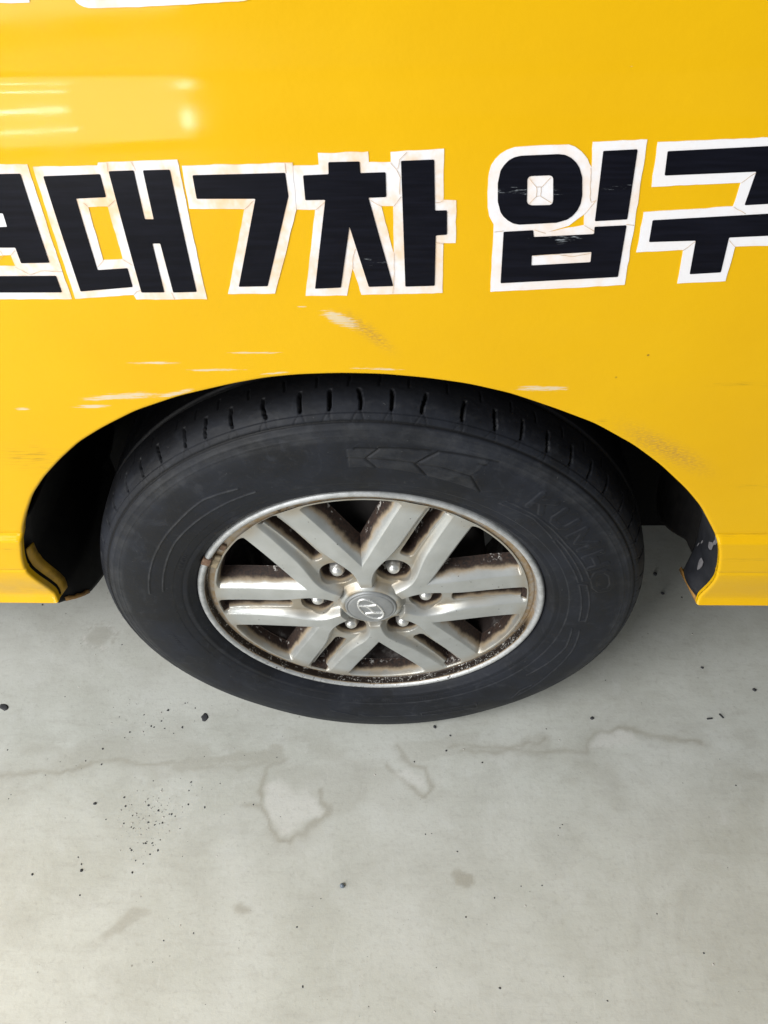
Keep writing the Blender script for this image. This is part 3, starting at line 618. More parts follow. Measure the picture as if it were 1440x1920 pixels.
# rear skirt of the liner at the right end, its lower corner rounded
def build_skirt():
    ys = np.linspace(0.002, 0.205, 50)
    zb = np.interp(ys, [0.0, 0.045, 0.065, 0.09, 0.115, 0.14, 0.165, 0.185, 0.198, 0.205], [0.060, 0.058, 0.056, 0.038, 0.020, 0.004, -0.006, 0.004, 0.022, 0.050])
    t = np.linspace(0, 1, 40)[:, None]
    Z = 0.215 + (zb[None] - 0.215) * t
    k = np.argsort(OUT[-260:, 1])
    X = np.interp(Z, OUT[-260:, 1][k], OUT[-260:, 0][k]) - 0.001 - 0.006 * np.sin(ys[None] * 16)
    me = mesh_np("liner_skirt", np.stack([X, ys[None] + 0 * Z, Z + HUB], -1).reshape(-1, 3), grid_faces(40, 50))
    o = link("liner_skirt", me, LINER, VAN)
    m = o.modifiers.new('thick', 'SOLIDIFY'); m.thickness = 0.003; m.offset = 0
build_skirt()

# folded yellow sheet seen behind the left flange
lo = [k for k in range(len(OUT)) if OUT[k, 0] < 0 and 0.028 < OUT[k, 1] < 0.128][::4]
A = [(OUT[k, 0] + NIN[k, 0] * 0.0035, float(panel_y(*OUT[k])) + 0.0135, OUT[k, 1] + HUB) for k in lo]
B = [(OUT[k, 0] + NIN[k, 0] * (0.006 + 0.005 * math.sin(math.pi * q / len(lo))), float(panel_y(*OUT[k])) + 0.026, OUT[k, 1] + HUB - 0.002) for q, k in enumerate(lo)]
strip("inner_sheet", A, B, INNERY, VAN, thick=0.0015)

# coated splash panel at the right end of the arch
def build_splash():
    idx = [k for k in range(len(OUT)) if OUT[k, 0] > 0 and 0.024 < OUT[k, 1] < 0.180][::3]
    P = OUT[idx] - NIN[idx] * 0.002
    t = np.linspace(0, 1, 14)
    y0 = panel_y(P[:, 0], P[:, 1]) + 0.006
    yend = np.interp(P[:, 1], [0.024, 0.045, 0.06, 0.10, 0.14, 0.18], [0.034, 0.038, 0.042, 0.050, 0.042, 0.020])
    Y = y0[None] + (yend - y0)[None] * t[:, None]
    X = P[None, :, 0] - 0.010 * np.sin(t[:, None] * 2.2)
    Z = P[None, :, 1] + 0 * Y
    me = mesh_np("splash_panel", np.stack([X, Y, Z + HUB], -1).reshape(-1, 3), grid_faces(14, len(idx)))
    o = link("splash_panel", me, SPLASH, VAN)
    m = o.modifiers.new('thick', 'SOLIDIFY'); m.thickness = 0.002; m.offset = 0
    # bare chips
    def at(zr, tt):
        c = int(np.argmin(np.abs(P[:, 1] - zr))); f = tt * 13; i = int(f)
        return np.array((X[min(i, 13), c] - 0.0018, Y[min(i, 13), c], Z[0, c] + HUB))
    for zr, tt, h, w, nm in ((0.146, 0.20, 0.012, 0.0035, 5), (0.128, 0.34, 0.012, 0.006, 6), (0.072, 0.50, 0.013, 0.006, 6), (0.100, 0.66, 0.004, 0.0015, 5), (0.160, 0.12, 0.008, 0.003, 5), (0.086, 0.8, 0.005, 0.001, 5)):
        c = at(zr, tt); V = []
        for q in range(9):
            a = q / 9 * 2 * math.pi; k = 0.75 + 0.4 * random.random()
            V.append((c[0], c[1] + w * k * math.cos(a) + 0.2 * h * math.sin(a) * -1, c[2] + h * k * math.sin(a)))
        link("paint_chip", mesh_py("paint_chip", V, [list(range(9))]), CHIPM, o)
build_splash()

# inner wing, underside and far side: what shades the floor below
link("inner_wing", box_mesh("inner_wing", -0.62, 0.62, 0.303, 0.32, HUB - 0.205, HUB + 0.62), UNDER, VAN, False)
link("underbody", box_mesh("underbody", -2.2, 2.2, 0.325, 1.62, HUB - 0.07, HUB + 0.10), UNDER, VAN, False)
link("underbody", box_mesh("underbody", -2.2, -0.46, 0.05, 0.322, HUB + 0.012, HUB + 0.10), UNDER, VAN, False)
link("underbody", box_mesh("underbody", 0.46, 2.2, 0.05, 0.322, HUB + 0.012, HUB + 0.10), UNDER, VAN, False)
link("far_side", box_mesh("far_side", -2.2, 2.2, 1.622, 1.64, HUB + 0.02, HUB + 1.0), YELLOW, VAN, False)

# ---------------------------------------------------------------- lettering
def densify(loop, step, jitter=0.0, seed=0):
    out = []
    n = len(loop)
    for i in range(n):
        a = np.array(loop[i]); b = np.array(loop[(i + 1) % n])
        L = np.hypot(*(b - a)); k = max(1, int(round(L / step)))
        nn = np.array([-(b - a)[1], (b - a)[0]]) / (L + 1e-9)
        for q in range(k):
            p = a + (b - a) * q / k
            if jitter:
                p = p + nn * (float(vnoise(np.array(p[0] * 160.0), np.array(p[1] * 160.0), seed)) - 0.5) * 2 * jitter
            out.append((float(p[0]), float(p[1])))
    return out

def round_corners(loop, r=0.0016):
    out = []
    n = len(loop)
    for i in range(n):
        p0, p, p1 = (np.array(loop[(i + q) % n]) for q in (-1, 0, 1))
        a = p0 - p; b = p1 - p
        la, lb = np.hypot(*a), np.hypot(*b)
        rr = min(r, la * 0.4, lb * 0.4)
        s = p + a / la * rr; e = p + b / lb * rr
        for t in (0, 0.5, 1):
            q = (1 - t) ** 2 * s + 2 * t * (1 - t) * p + t * t * e
            out.append((float(q[0]), float(q[1])))
    return out

def decal(name, outer, holes, off, mat, parent, jitter=0.0, attr=None, seed=0, rc=0.0):
    loops = [outer] + list(holes)
    if rc:
        loops = [round_corners(l, rc) for l in loops]
    loops = [densify(l, 0.004, jitter, seed) for l in loops]
    pts = []; edges = []
    for l in loops:
        s = len(pts); pts += l
        edges += [(s + i, s + (i + 1) % len(l)) for i in range(len(l))]
    lo = np.min(loops[0], 0); hi = np.max(loops[0], 0)
    gx, gy = np.meshgrid(np.arange(lo[0], hi[0], 0.006), np.arange(lo[1], hi[1], 0.006))
    gx = gx.ravel(); gy = gy.ravel()
    d = signed(gx, gy, loops[0])
    for h in loops[1:]:
        d = np.minimum(d, -signed(gx, gy, h))
    pts += [(float(a), float(b)) for a, b, q in zip(gx, gy, d) if q > 0.0025]
    v, e, f, *_ = delaunay_2d_cdt([Vector(p) for p in pts], edges, [], 0, 1e-7)
    v = np.array([tuple(q) for q in v]); f = np.array([tuple(q) for q in f])
    c = v[f].mean(1)
    ok = inside(c[:, 0], c[:, 1], loops[0])
    for h in loops[1:]:
        ok &= ~inside(c[:, 0], c[:, 1], h)
    f = f[ok]
    y = panel_y(v[:, 0], v[:, 1]) - off
    n = len(v)
    V = np.concatenate([np.stack([v[:, 0], y, v[:, 1] + HUB], 1), np.stack([v[:, 0], y + off + 0.0002, v[:, 1] + HUB], 1)])
    F = [tuple(int(q) for q in t) for t in f]
    # front faces look to -Y
    a = v[f[0]]; ccw = np.cross(a[1] - a[0], a[2] - a[0])
    if ccw < 0:
        F = [t[::-1] for t in F]
    cnt = {}
    for t in F:
        for i in range(3):
            k = (t[i], t[(i + 1) % 3]); cnt[k] = 1
    side = [(k[1], k[0], k[0] + n, k[1] + n) for k in cnt if (k[1], k[0]) not in cnt]
    me = bpy.data.meshes.new(name); me.from_pydata([tuple(q) for q in V], [], F + side); me.update()
    if attr:
        an, fn = attr
        at = me.attributes.new(an, 'FLOAT', 'POINT')
        at.data.foreach_set('value', np.concatenate([fn(v[:, 0], v[:, 1])] * 2).astype(np.float32))
    return link(name, me, mat, parent, False)

def crack_mesh(lines, off, w=0.00045):
    V = []; F = []
    for pl in lines:
        P = np.array(pl, float)
        if len(P) < 2: continue
        L = np.concatenate([[0], np.cumsum(np.hypot(*np.diff(P, axis=0).T))]); n = max(3, int(L[-1] / 0.0025))
        t = np.linspace(0, L[-1], n); x = np.interp(t, L, P[:, 0]); z = np.interp(t, L, P[:, 1])
        x = x + (vnoise(t * 500, t * 0 + L[-1] * 999, 4) - .5) * 0.0008; z = z + (vnoise(t * 500, t * 0 + L[-1] * 333, 8) - .5) * 0.0008
        tx = np.gradient(x); tz = np.gradient(z); q = np.hypot(tx, tz) + 1e-9
        nx, nz = -tz / q, tx / q
        s = len(V)
        for k in range(n):
            for sg in (-1, 1):
                xx = x[k] + nx[k] * w * sg * 0.5; zz = z[k] + nz[k] * w * sg * 0.5
                V.append((xx, float(panel_y(xx, zz)) - off, zz + HUB))
        F += [(s + 2 * k, s + 2 * k + 1, s + 2 * k + 3, s + 2 * k + 2) for k in range(n - 1)]
    return mesh_py("cracks", V, F)

FADE = {'hyeon': 0.95, 'dae': 1.0, 'seven': 0.9, 'cha': 0.8, 'ip': 0.38, 'gu': 0.06}
SCUFF = [(0.035, 0.500, 0.030, 0.0045), (0.080, 0.4985, 0.020, 0.004), (0.127, 0.553, 0.022, 0.007), (0.150, 0.5535, 0.02, 0.006), (0.205, 0.556, 0.022, 0.004), (0.17, 0.516, 0.03, 0.006), (0.085, 0.540, 0.016, 0.003)]
LABELS = {'hyeon': "black Korean syllable with white border, cut off at the left edge", 'dae': "black Korean syllable of two linked strokes with faded white border",
          'seven': "black numeral seven with white border", 'cha': "black Korean syllable with spread legs and faded white border",
          'ip': "black Korean syllable with a round top left", 'gu': "black Korean syllable cut off at the right edge, clean white border"}
for k, (nm, white, holes, blacks, cracks) in enumerate(LETTERS):
    fs = FADE[nm]
    w = decal("letter_border", white, holes, 0.00035 + 0.00012 * (k % 3), WHITE, VAN, 0.00035, ('fade', lambda x, z, fs=fs: fs * np.interp(z, [0.44, 0.50, 0.60], [0.35, 0.9, 1.0])), k)
    w['label'] = LABELS[nm]
    for bl in blacks:
        decal("letter_stroke", bl[0], bl[1:], 0.00095, BLACK, w, 0.0, ('scuff', lambda x, z: np.max([np.exp(-((x - a) / c) ** 2 - ((z - b) / d) ** 2) for a, b, c, d in SCUFF], 0)), k, 0.0008)
    if cracks:
        link("crack_lines", crack_mesh(cracks, 0.0009, 0.00034), CRACKM, w, False)['kind'] = 'stuff'
for k, t in enumerate(TOPS):
    w = decal("letter_border", t, [], 0.0006, WHITE, VAN, 0.0003, ('fade', lambda x, z: 0.5 + 0 * x), 30 + k)
    w['label'] = ("foot of a white letter border cut off at the top left corner", "rounded foot of a white letter border cut off by the top edge")[k]
    decal("letter_stroke", TOPBLACK[k], [], 0.0010, BLACK, w, 0.0, ('scuff', lambda x, z: 0 * x), 30)

# ---------------------------------------------------------------- wheel
WHEEL = empty("wheel", (0, 0, HUB), VAN)
SPIN = 0.0823

def build_tyre():
    pts = np.array([(0.2190, 0.010), (0.2200, 0.004), (0.2225, -0.0015), (0.2275, -0.0062), (0.2340, -0.0095), (0.2450, -0.0126), (0.2600, -0.0150), (0.2750, -0.0160),
                    (0.2900, -0.0154), (0.3050, -0.0132), (0.3170, -0.0098), (0.3250, -0.0062), (0.3315, -0.0015), (0.3365, 0.0045), (0.3402, 0.0120), (0.3428, 0.0210), (0.3445, 0.0330), (0.3455, 0.0500), (0.3460, 0.0750), (0.3462, 0.0960)])
    half = pts.copy()
    other = half[::-1].copy(); other[:, 1] = 0.192 - other[:, 1]
    def resample(P, step):
        L = np.concatenate([[0], np.cumsum(np.hypot(*np.diff(P, axis=0).T))])
        t = np.linspace(0, L[-1], int(L[-1] / step)); 
        Q = np.stack([np.interp(t, L, P[:, 0]), np.interp(t, L, P[:, 1])], 1)
        w = np.exp(-0.5 * (np.arange(-9, 10) / 4.0) ** 2); w /= w.sum()
        pad = np.concatenate([2 * Q[0] - Q[9:0:-1], Q, 2 * Q[-1] - Q[-2:-11:-1]])
        return np.stack([np.convolve(pad[:, i], w, 'valid') for i in (0, 1)], 1)
    P = np.concatenate([resample(half, 0.00085), other[1:]])
    nA = 1800
    A = np.linspace(0, 2 * math.pi, nA, endpoint=False)
    r = P[:, 0][:, None]; y = P[:, 1][:, None]
    T = np.gradient(P, axis=0); T /= np.hypot(T[:, 0], T[:, 1])[:, None]
    nr = -T[:, 1][:, None] * -1; ny = -T[:, 0][:, None]       # outward normal: (dy, -dr)
    deg = np.degrees(A)[None, :]
    H = np.zeros((len(P), nA)); G = np.zeros_like(H); E = np.zeros_like(H); TR = np.zeros_like(H)
    outer = np.arange(len(P)) < len(P) - len(other)
    side = (P[:, 1] < 0.0) & (P[:, 0] > 0.222) & outer
    tread = (P[:, 0] > 0.325) & outer
    TR[tread] = sst(0.0, 0.03, y[tread]) * np.ones((1, nA))
    # --- sidewall rings
    R = r * np.ones((1, nA))
    H += side[:, None] * (0.0009 * np.exp(-((R - 0.2315) / 0.0022) ** 2) - 0.0004 * np.exp(-((R - 0.2365) / 0.0012) ** 2))
    H += side[:, None] * (0.0007 * sst(0.2475, 0.2485, R))
    g = np.exp(-((R - 0.3265) / 0.00115) ** 2) * (R > 0.30)
    top = side | tread
    H -= top[:, None] * 0.0014 * g * (y < 0.01); G = np.maximum(G, top[:, None] * 0.9 * g * (y < 0.01))
    E = np.maximum(E, side[:, None] * (0.45 * np.exp(-((R - 0.2480) / 0.0007) ** 2) + 0.35 * np.exp(-((R - 0.3195) / 0.0009) ** 2)))
    H += side[:, None] * 0.0005 * (np.exp(-((R - 0.3195) / 0.0012) ** 2) + 0.7 * np.exp(-((R - 0.3125) / 0.0008) ** 2))
    E = np.maximum(E, side[:, None] * 0.30 * sst(0.305, 0.310, R) * sst(0.3245, 0.322, R))
    # --- raised lines, chevrons and lettering on the sidewall
    si = np.where(side)[0]; Rs = P[si, 0][:, None] * np.ones((1, nA)); Ds = deg * np.ones((len(si), 1))
    hs = np.zeros(Rs.shape); es = np.zeros(Rs.shape); gs = np.zeros(Rs.shape)
    def local(a0, pts_deg):
        rel = ((Ds - a0 + 180) % 360) - 180
        X = np.radians(rel) * 0.28
        return X, Rs, [(math.radians(((a - a0 + 180) % 360) - 180) * 0.28, rr) for rr, a in pts_deg]
    def lines(pls, w, h, edge, groove=0.0):
        nonlocal hs, es, gs
        for pl in pls:
            # follow the arc between the given points
            q = []
            for (r0, a0), (r1, a1) in zip(pl[:-1], pl[1:]):
                n = max(1, int(abs(a1 - a0) / 1.5))
                q += [(r0 + (r1 - r0) * t / n, a0 + (a1 - a0) * t / n) for t in range(n)]
            q.append(tuple(pl[-1]))
            a0 = q[len(q) // 2][1]
            X, Y, L = local(a0, q)
            m = np.abs(X) < 0.5
            xs = [p[0] for p in L]; ys = [p[1] for p in L]
            m = (X > min(xs) - 0.006) & (X < max(xs) + 0.006) & (Y > min(ys) - 0.006) & (Y < max(ys) + 0.006)
            d = seg_dist(X[m], Y[m], L)
            k = np.exp(-(d / w) ** 2)
            hs[m] = np.maximum(hs[m], h * k) if h > 0 else np.minimum(hs[m], h * k)
            es[m] = np.maximum(es[m], edge * k)
            gs[m] = np.maximum(gs[m], groove * k)
    lines(ARCS, 0.0008, 0.0012, 1.0)
    lines(ARCS2, 0.0008, 0.0011, 0.75)
    lines(ARCS3, 0.0008, 0.0011, 0.7)
    # rows of tiny worn moulding marks, too small to read
    mk = random.Random(11)
    for a_lo, a_hi, r_lo, r_hi in ((-100.5, -93, 0.2395, 0.2445), (-88, -68, 0.2400, 0.2440), (190, 199, 0.2690, 0.2760), (150, 158, 0.2420, 0.2455)):
        a = a_lo
        while a < a_hi:
            lines([[(r_lo, a), (r_lo + (r_hi - r_lo) * mk.uniform(0.5, 1.0), a + mk.uniform(-0.2, 0.2))]], 0.0006, 0.0007, 0.35, 0.3)
            a += mk.uniform(0.55, 1.1)
    lines(CHEV, 0.0010, -0.0009, 0.0, 0.8)
    # raised chevron pads
    for pad in ([(0.2985, 92), (0.2988, 86.3), (0.2868, 88.7), (0.2755, 86.5), (0.2755, 92)], [(0.2995, 85.8), (0.3032, 76.0), (0.2849, 78.7), (0.2725, 76.0), (0.2755, 86.0), (0.2868, 88.4)],
                [(0.3037, 74.6), (0.3085, 65), (0.2845, 66.9), (0.268, 63), (0.2715, 75.2), (0.2849, 78.2)]):
        X, Y, L = local(78, pad)
        k = sst(-0.0008, 0.0008, signed(X, Y, L)); hs = hs + 0.0006 * k; es = np.maximum(es, 0.35 * k)
    # maker's lettering: strokes in a unit box, set along the sidewall reading clockwise
    GL = {'K': [[(0, 0), (0, 1)], [(1, 1), (0.08, 0.45)], [(0.35, 0.62), (1, 0)]],
          'U': [[(0, 1), (0, 0.25), (0.2, 0.02), (0.8, 0.02), (1, 0.25), (1, 1)]],
          'M': [[(0, 0), (0, 1), (0.5, 0.12), (1, 1), (1, 0)]],
          'H': [[(0, 0), (0, 1)], [(1, 0), (1, 1)], [(0, 0.5), (1, 0.5)]],
          'O': [[(0.25, 0), (0.75, 0), (1, 0.25), (1, 0.75), (0.75, 1), (0.25, 1), (0, 0.75), (0, 0.25), (0.25, 0)]]}
    for ch, a0, a1 in (('K', 51.6, 46.6), ('U', 44.4, 38.9), ('M', 36.6, 29.8), ('H', 27.4, 21.8), ('O', 20.2, 11.8)):
        best = None
        for st in GL[ch]:
            q = [(0.2785 + 0.0205 * v, a0 - 0.5 + (a1 - a0 + 1.0) * u) for u, v in st]
            X, Y, L = local((a0 + a1) / 2, q)
            m = (np.abs(X) < 0.035) & (Y > 0.268) & (Y < 0.309)
            d = np.full(X.shape, 1.0); d[m] = seg_dist(X[m], Y[m], L)
            best = d if best is None else np.minimum(best, d)
        k = sst(0.0037, 0.0028, best)
        hs = hs + 0.0009 * k
        es = np.maximum(es, 0.40 * np.exp(-((best - 0.0032) / 0.0006) ** 2))
    H[si] += hs; E[si] = np.maximum(E[si], es); G[si] = np.maximum(G[si], gs)
    # --- shoulder blocks: cross slots, sipes and a ring groove
    seq = [61.4, 66.6, 72.3, 79.0, 84.2, 89.4, 94.4, 99.4, 105.6, 111.7, 117.0, 121.7]
    a = seq[-1]; rs = random.Random(5)
    while a < 61.4 + 360 - 7.5:
        a += rs.choice((4.9, 5.2, 5.6, 6.2, 6.6)); seq.append(a)
    ti = np.where(tread)[0]; Yt = P[ti, 1][:, None] * np.ones((1, nA)); Dt = deg * np.ones((len(ti), 1))
    ht = np.zeros(Yt.shape); gt = np.zeros(Yt.shape); et = np.zeros(Yt.shape)
    for k, a in enumerate(seq):
        rel = np.radians(((Dt - a + 180) % 360) - 180) * 0.345
        m = np.abs(rel) < 0.02
        x = rel[m] + 0.0006 * np.sin(Yt[m] * 240 + k); v = Yt[m]
        lean = 0.0012 * math.sin(k * 1.7)
        d = np.abs(x - lean * (v - 0.012) / 0.01)
        wid = 0.0012 * sst(0.0, 0.006, v) * (1 - 0.25 * sst(0.016, 0.022, v)) + 0.0002
        c = sst(wid + 0.0006, wid - 0.0003, d) * sst(0.0015, 0.004, v) * sst(0.0245, 0.0225, v)
        # fine fork down to the sidewall
        f1 = np.exp(-((x - (0.004 - v) * 0.9) / 0.0006) ** 2) * sst(-0.0055, -0.004, v) * sst(0.0055, 0.004, v)
        f2 = np.exp(-((x + (0.004 - v) * (0.55 if k % 2 else 0.15)) / 0.0006) ** 2) * sst(-0.0055, -0.004, v) * sst(0.0055, 0.004, v)
        s2 = np.exp(-((x - 0.0145 - 0.003 * math.sin(k)) / 0.0007) ** 2) * sst(0.026, 0.028, v) * sst(0.042, 0.040, v)
        ht[m] -= 0.0070 * c + 0.0006 * np.maximum(f1, f2) + 0.0018 * s2
        gt[m] = np.maximum(gt[m], np.maximum(c, np.maximum(0.6 * np.maximum(f1, f2), 0.8 * s2)))
        et[m] = np.maximum(et[m], 0.45 * np.exp(-((d - wid - 0.0012) / 0.0006) ** 2) * sst(0.002, 0.004, v) * sst(0.016, 0.008, v))
    gr = sst(0.050, 0.052, Yt) * sst(0.0595, 0.0575, Yt)
    ht -= 0.0065 * gr; gt = np.maximum(gt, 0.8 * gr)
    ht += (fbm(Dt * 1.1, Yt * 260, 3, 3) - 0.5) * 0.0004
    et = np.maximum(et, 0.30 * np.exp(-((Yt - 0.0075) / 0.0028) ** 2) * sst(0.45, 0.7, fbm(Dt * 0.5, Yt * 120, 8, 3)))
    H[ti] += ht; G[ti] = np.maximum(G[ti], gt); E[ti] = np.maximum(E[ti], et)
    RR = r + nr * H; YY = y + ny * H
    X = RR * np.cos(A)[None]; Z = RR * np.sin(A)[None]
    # weight of the van: flat where it stands, the wall bulging a little above
    low = sst(-0.26, -0.335, Z)
    YY = YY - 0.0035 * low * sst(0.06, 0.0, YY) * sst(0.23, 0.27, RR)
    Z = np.maximum(Z, -HUB + 0.0006)
    V = np.stack([X, YY, Z], -1).reshape(-1, 3)
    me = mesh_np("tyre", V, grid_faces(len(P), nA, True, flip=True), {'groove': G, 'edge': E, 'tread': TR})
    o = link("tyre", me, RUBBER, WHEEL)
    o['label'] = "worn black tyre with raised maker's lettering on the sidewall"
build_tyre()

WIN_V, WIN_R = 0.0450, 0.1975
def table(xs, ys, sig):
    """softened look-up curve"""
    g = np.linspace(0.0, 0.25, 2501); q = np.interp(g, xs, ys); k = int(4 * sig / 1e-4)
    w = np.exp(-0.5 * (np.arange(-k, k + 1) * 1e-4 / sig) ** 2); w /= w.sum()
    q = np.convolve(np.pad(q, k, 'edge'), w, 'valid')
    return lambda x: np.interp(x, g, q)
T_VB = table([0.035, 0.043, 0.056, 0.070, 0.086, 0.100, 0.120, 0.160, 0.20], [0.0125, 0.0148, 0.0215, 0.0248, 0.0238, 0.0205, 0.0175, 0.0165, 0.0160], 0.005)
T_DEP = table([0.04, 0.08, 0.11, 0.16, 0.19, 0.20], [0.0085, 0.0080, 0.0062, 0.0052, 0.0040, 0.0030], 0.006)
T_HUB = table([0.028, 0.0335, 0.0355, 0.0385, 0.0425, 0.0440], [0.0005, -0.0006, -0.0012, 0.0006, 0.0072, 0.0082], 0.0007)
def face_y(r, phi):
    """front of the cast wheel over one sixth: depth y and brake dust, about a nut's axis"""
    u = r * np.cos(phi); v = np.abs(r * np.sin(phi))
    y = 0.0065 - 0.0095 * sst(0.20, 0.055, r)
    vb = T_VB(u)
    dep = T_DEP(u)
    rec = 1.45 * dep * sst(vb + 0.0022, vb - 0.0062, v)
    rec = rec * sst(0.2005, 0.194, r)
    y = y + rec + 0.0006 * np.clip((v - 0.032) / 0.013, -1, 1) ** 2 * sst(0.045, 0.06, r)      # bars slightly crowned
    # a soft chamfer along the window side of each bar
    a = v - WIN_V; b = (WIN_R - r) * 2.6
    R = 0.0110
    dw = np.where((a < R) & (b < R), R - np.hypot(np.maximum(R - a, 0), np.maximum(R - b, 0)), np.minimum(a, b))
    hu = np.abs(u - 0.1515) - 0.0465; hv = v - (0.0086 - 0.0010 * sst(0.19, 0.11, u))
    rc = 0.0052
    ds = -(np.hypot(np.maximum(hu + rc, 0), np.maximum(hv + rc, 0)) + np.minimum(np.maximum(hu + rc, hv + rc), 0) - rc)
    tt = -(np.hypot(np.maximum(np.abs(u - 0.1955) - 0.0012, 0), np.maximum(v - 0.0105, 0)) - 0.0022)   # small cross notch at the outer end
    tw = np.clip((dw + 0.0020) / 0.0140, 0, 1); ts = np.clip((ds + 0.0014) / 0.0050, 0, 1)
    wall_w = 0.026 * tw ** 1.4; wall_s = 0.030 * ts ** 1.5
    y = y + np.maximum(wall_w, wall_s) + 0.004 * sst(-0.0008, 0.0012, tt) * (ts < 0.2)
    dl = 0.0196 - np.hypot(u - 0.0705, v)
    hole = sst(-0.0022, 0.0012, dl)
    y = y * (1 - hole) + hole * (0.040 + 0 * y)
    # hub boss
    hub = T_HUB(r)
    k = sst(0.0450, 0.0420, r)
    y = y * (1 - k) + hub * k
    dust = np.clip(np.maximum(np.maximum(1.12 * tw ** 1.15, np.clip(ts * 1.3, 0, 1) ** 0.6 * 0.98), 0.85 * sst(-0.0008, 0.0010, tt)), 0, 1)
    dust = np.maximum(dust, 0.98 * sst(-0.0024, -0.0002, dl))  # nut holes: brown grime plus painted darkness that makes them look deep
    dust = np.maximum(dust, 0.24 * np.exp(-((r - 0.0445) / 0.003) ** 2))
    film = np.maximum(0.85 * sst(0.180, 0.198, r), 0.85 * rec / 0.0085)
    film = np.maximum(film, 0.8 * np.exp(-((r - 0.046) / 0.006) ** 2))
    gone = (dw > 0.0120) | (ds > 0.0036)
    return y, dust, film, gone

def build_spokes():
    rs = np.concatenate([np.linspace(0.0300, 0.0480, 34), np.linspace(0.0485, 0.2005, 268)])
    ph = np.radians(np.linspace(-30, 30, 361))
    R, PH = np.meshgrid(rs, ph, indexing='ij')
    y, dust, film, gone = face_y(R, PH)
    e = 1e-4
    V = np.stack([R * np.cos(PH), y, R * np.sin(PH)], -1).reshape(-1, 3)
    F = grid_faces(len(rs), len(ph))
    keep = ~gone.ravel()[F].all(1)
    F = F[keep]
    used = np.unique(F); remap = np.full(len(V), -1); remap[used] = np.arange(len(used))
    # true normals, so that neighbouring pieces meet without a seam
    yr = (face_y(R + e, PH)[0] - face_y(R - e, PH)[0]) / (2 * e)
    yp = (face_y(R, PH + e / 0.1)[0] - face_y(R, PH - e / 0.1)[0]) / (2 * e / 0.1) / R
    gx = yr * np.cos(PH) - yp * np.sin(PH); gz = yr * np.sin(PH) + yp * np.cos(PH)
    N = np.stack([gx, -np.ones_like(gx), gz], -1); N /= np.linalg.norm(N, axis=-1, keepdims=True)
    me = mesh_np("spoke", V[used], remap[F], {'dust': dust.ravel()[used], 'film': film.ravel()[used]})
    # make the faces look outwards (-Y)
    if me.polygons[len(me.polygons) // 2].normal.y > 0:
        me.flip_normals()
    me.polygons.foreach_set('use_smooth', np.ones(len(me.polygons), bool))
    me.normals_split_custom_set_from_vertices([tuple(q) for q in N.reshape(-1, 3)[used]])
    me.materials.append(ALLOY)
    for k in range(6):
        o = bpy.data.objects.new("spoke", me); COL.objects.link(o); o.parent = WHEEL
        o.rotation_euler = (0, -(SPIN + k * math.pi / 3), 0)
build_spokes()

def build_rim():
    prof = [(0.1990, 0.0090), (0.2020, 0.0092), (0.2050, 0.0094), (0.2074, 0.0098), (0.2086, 0.0112), (0.2100, 0.0116), (0.2108, 0.0100), (0.2113, 0.0040), (0.2120, 0.0006), (0.2134, -0.0016),
            (0.2155, -0.0026), (0.2178, -0.0022), (0.2196, -0.0006), (0.2205, 0.0020), (0.2207, 0.0070), (0.2200, 0.014)]
    P = np.array(prof); n = 720
    # finer section
    L = np.concatenate([[0], np.cumsum(np.hypot(*np.diff(P, axis=0).T))]); t = np.linspace(0, L[-1], 60)
    P = np.stack([np.interp(t, L, P[:, 0]), np.interp(t, L, P[:, 1])], 1)
    A = np.linspace(0, 2 * math.pi, n, endpoint=False)
    X = P[:, 0:1] * np.cos(A); Z = P[:, 0:1] * np.sin(A); Y = np.repeat(P[:, 1:2], n, 1)
    # knocks on the lip
    wear = (0.25 + 0.75 * sst(0.2, -0.9, np.sin(A)))[None] * sst(0.209, 0.2125, P[:, 0:1]) + 0.9 * np.exp(-((A[None] - 2.05) / 0.25) ** 2) * sst(0.2125, 0.2115, P[:, 0:1])
    Y = Y + 0.0006 * (fbm(A[None] * 40, P[:, 0:1] * 900, 12, 3) - 0.45) * wear
    dust = np.repeat(np.clip(0.62 * sst(0.2120, 0.2105, P[:, 0:1]), 0, 1), n, 1)
    gd = np.exp(-((P[:, 0:1] - 0.2106) / 0.0015) ** 4)
    dust = np.maximum(dust, gd * (0.35 + 0.65 * sst(0.55, -0.2, np.sin(A) - 0.35 * np.cos(A) * -1))[None])
    me = mesh_np("rim", np.stack([X, Y, Z], -1).reshape(-1, 3), grid_faces(len(P), n, True, flip=True), {'dust': dust, 'wear': wear})
    link("rim", me, LIP, WHEEL)
    me = revolve("rim_barrel", [(0.1988, 0.0095), (0.1975, 0.020), (0.1950, 0.034), (0.1900, 0.048), (0.1875, 0.075), (0.1870, 0.170)], 256)
    link("rim_barrel", me, BARREL, WHEEL)
    me = revolve("brake_drum", [(0.02, 0.050), (0.075, 0.050), (0.080, 0.060), (0.140, 0.064), (0.150, 0.070), (0.151, 0.078), (0.149, 0.150)], 128)
    link("brake_drum", me, DRUM, WHEEL)
    me = revolve("hub_plate", [(0.0, 0.042), (0.098, 0.042), (0.100, 0.044), (0.100, 0.050)], 96)
    link("hub_plate", me, DRUM, WHEEL)
build_rim()

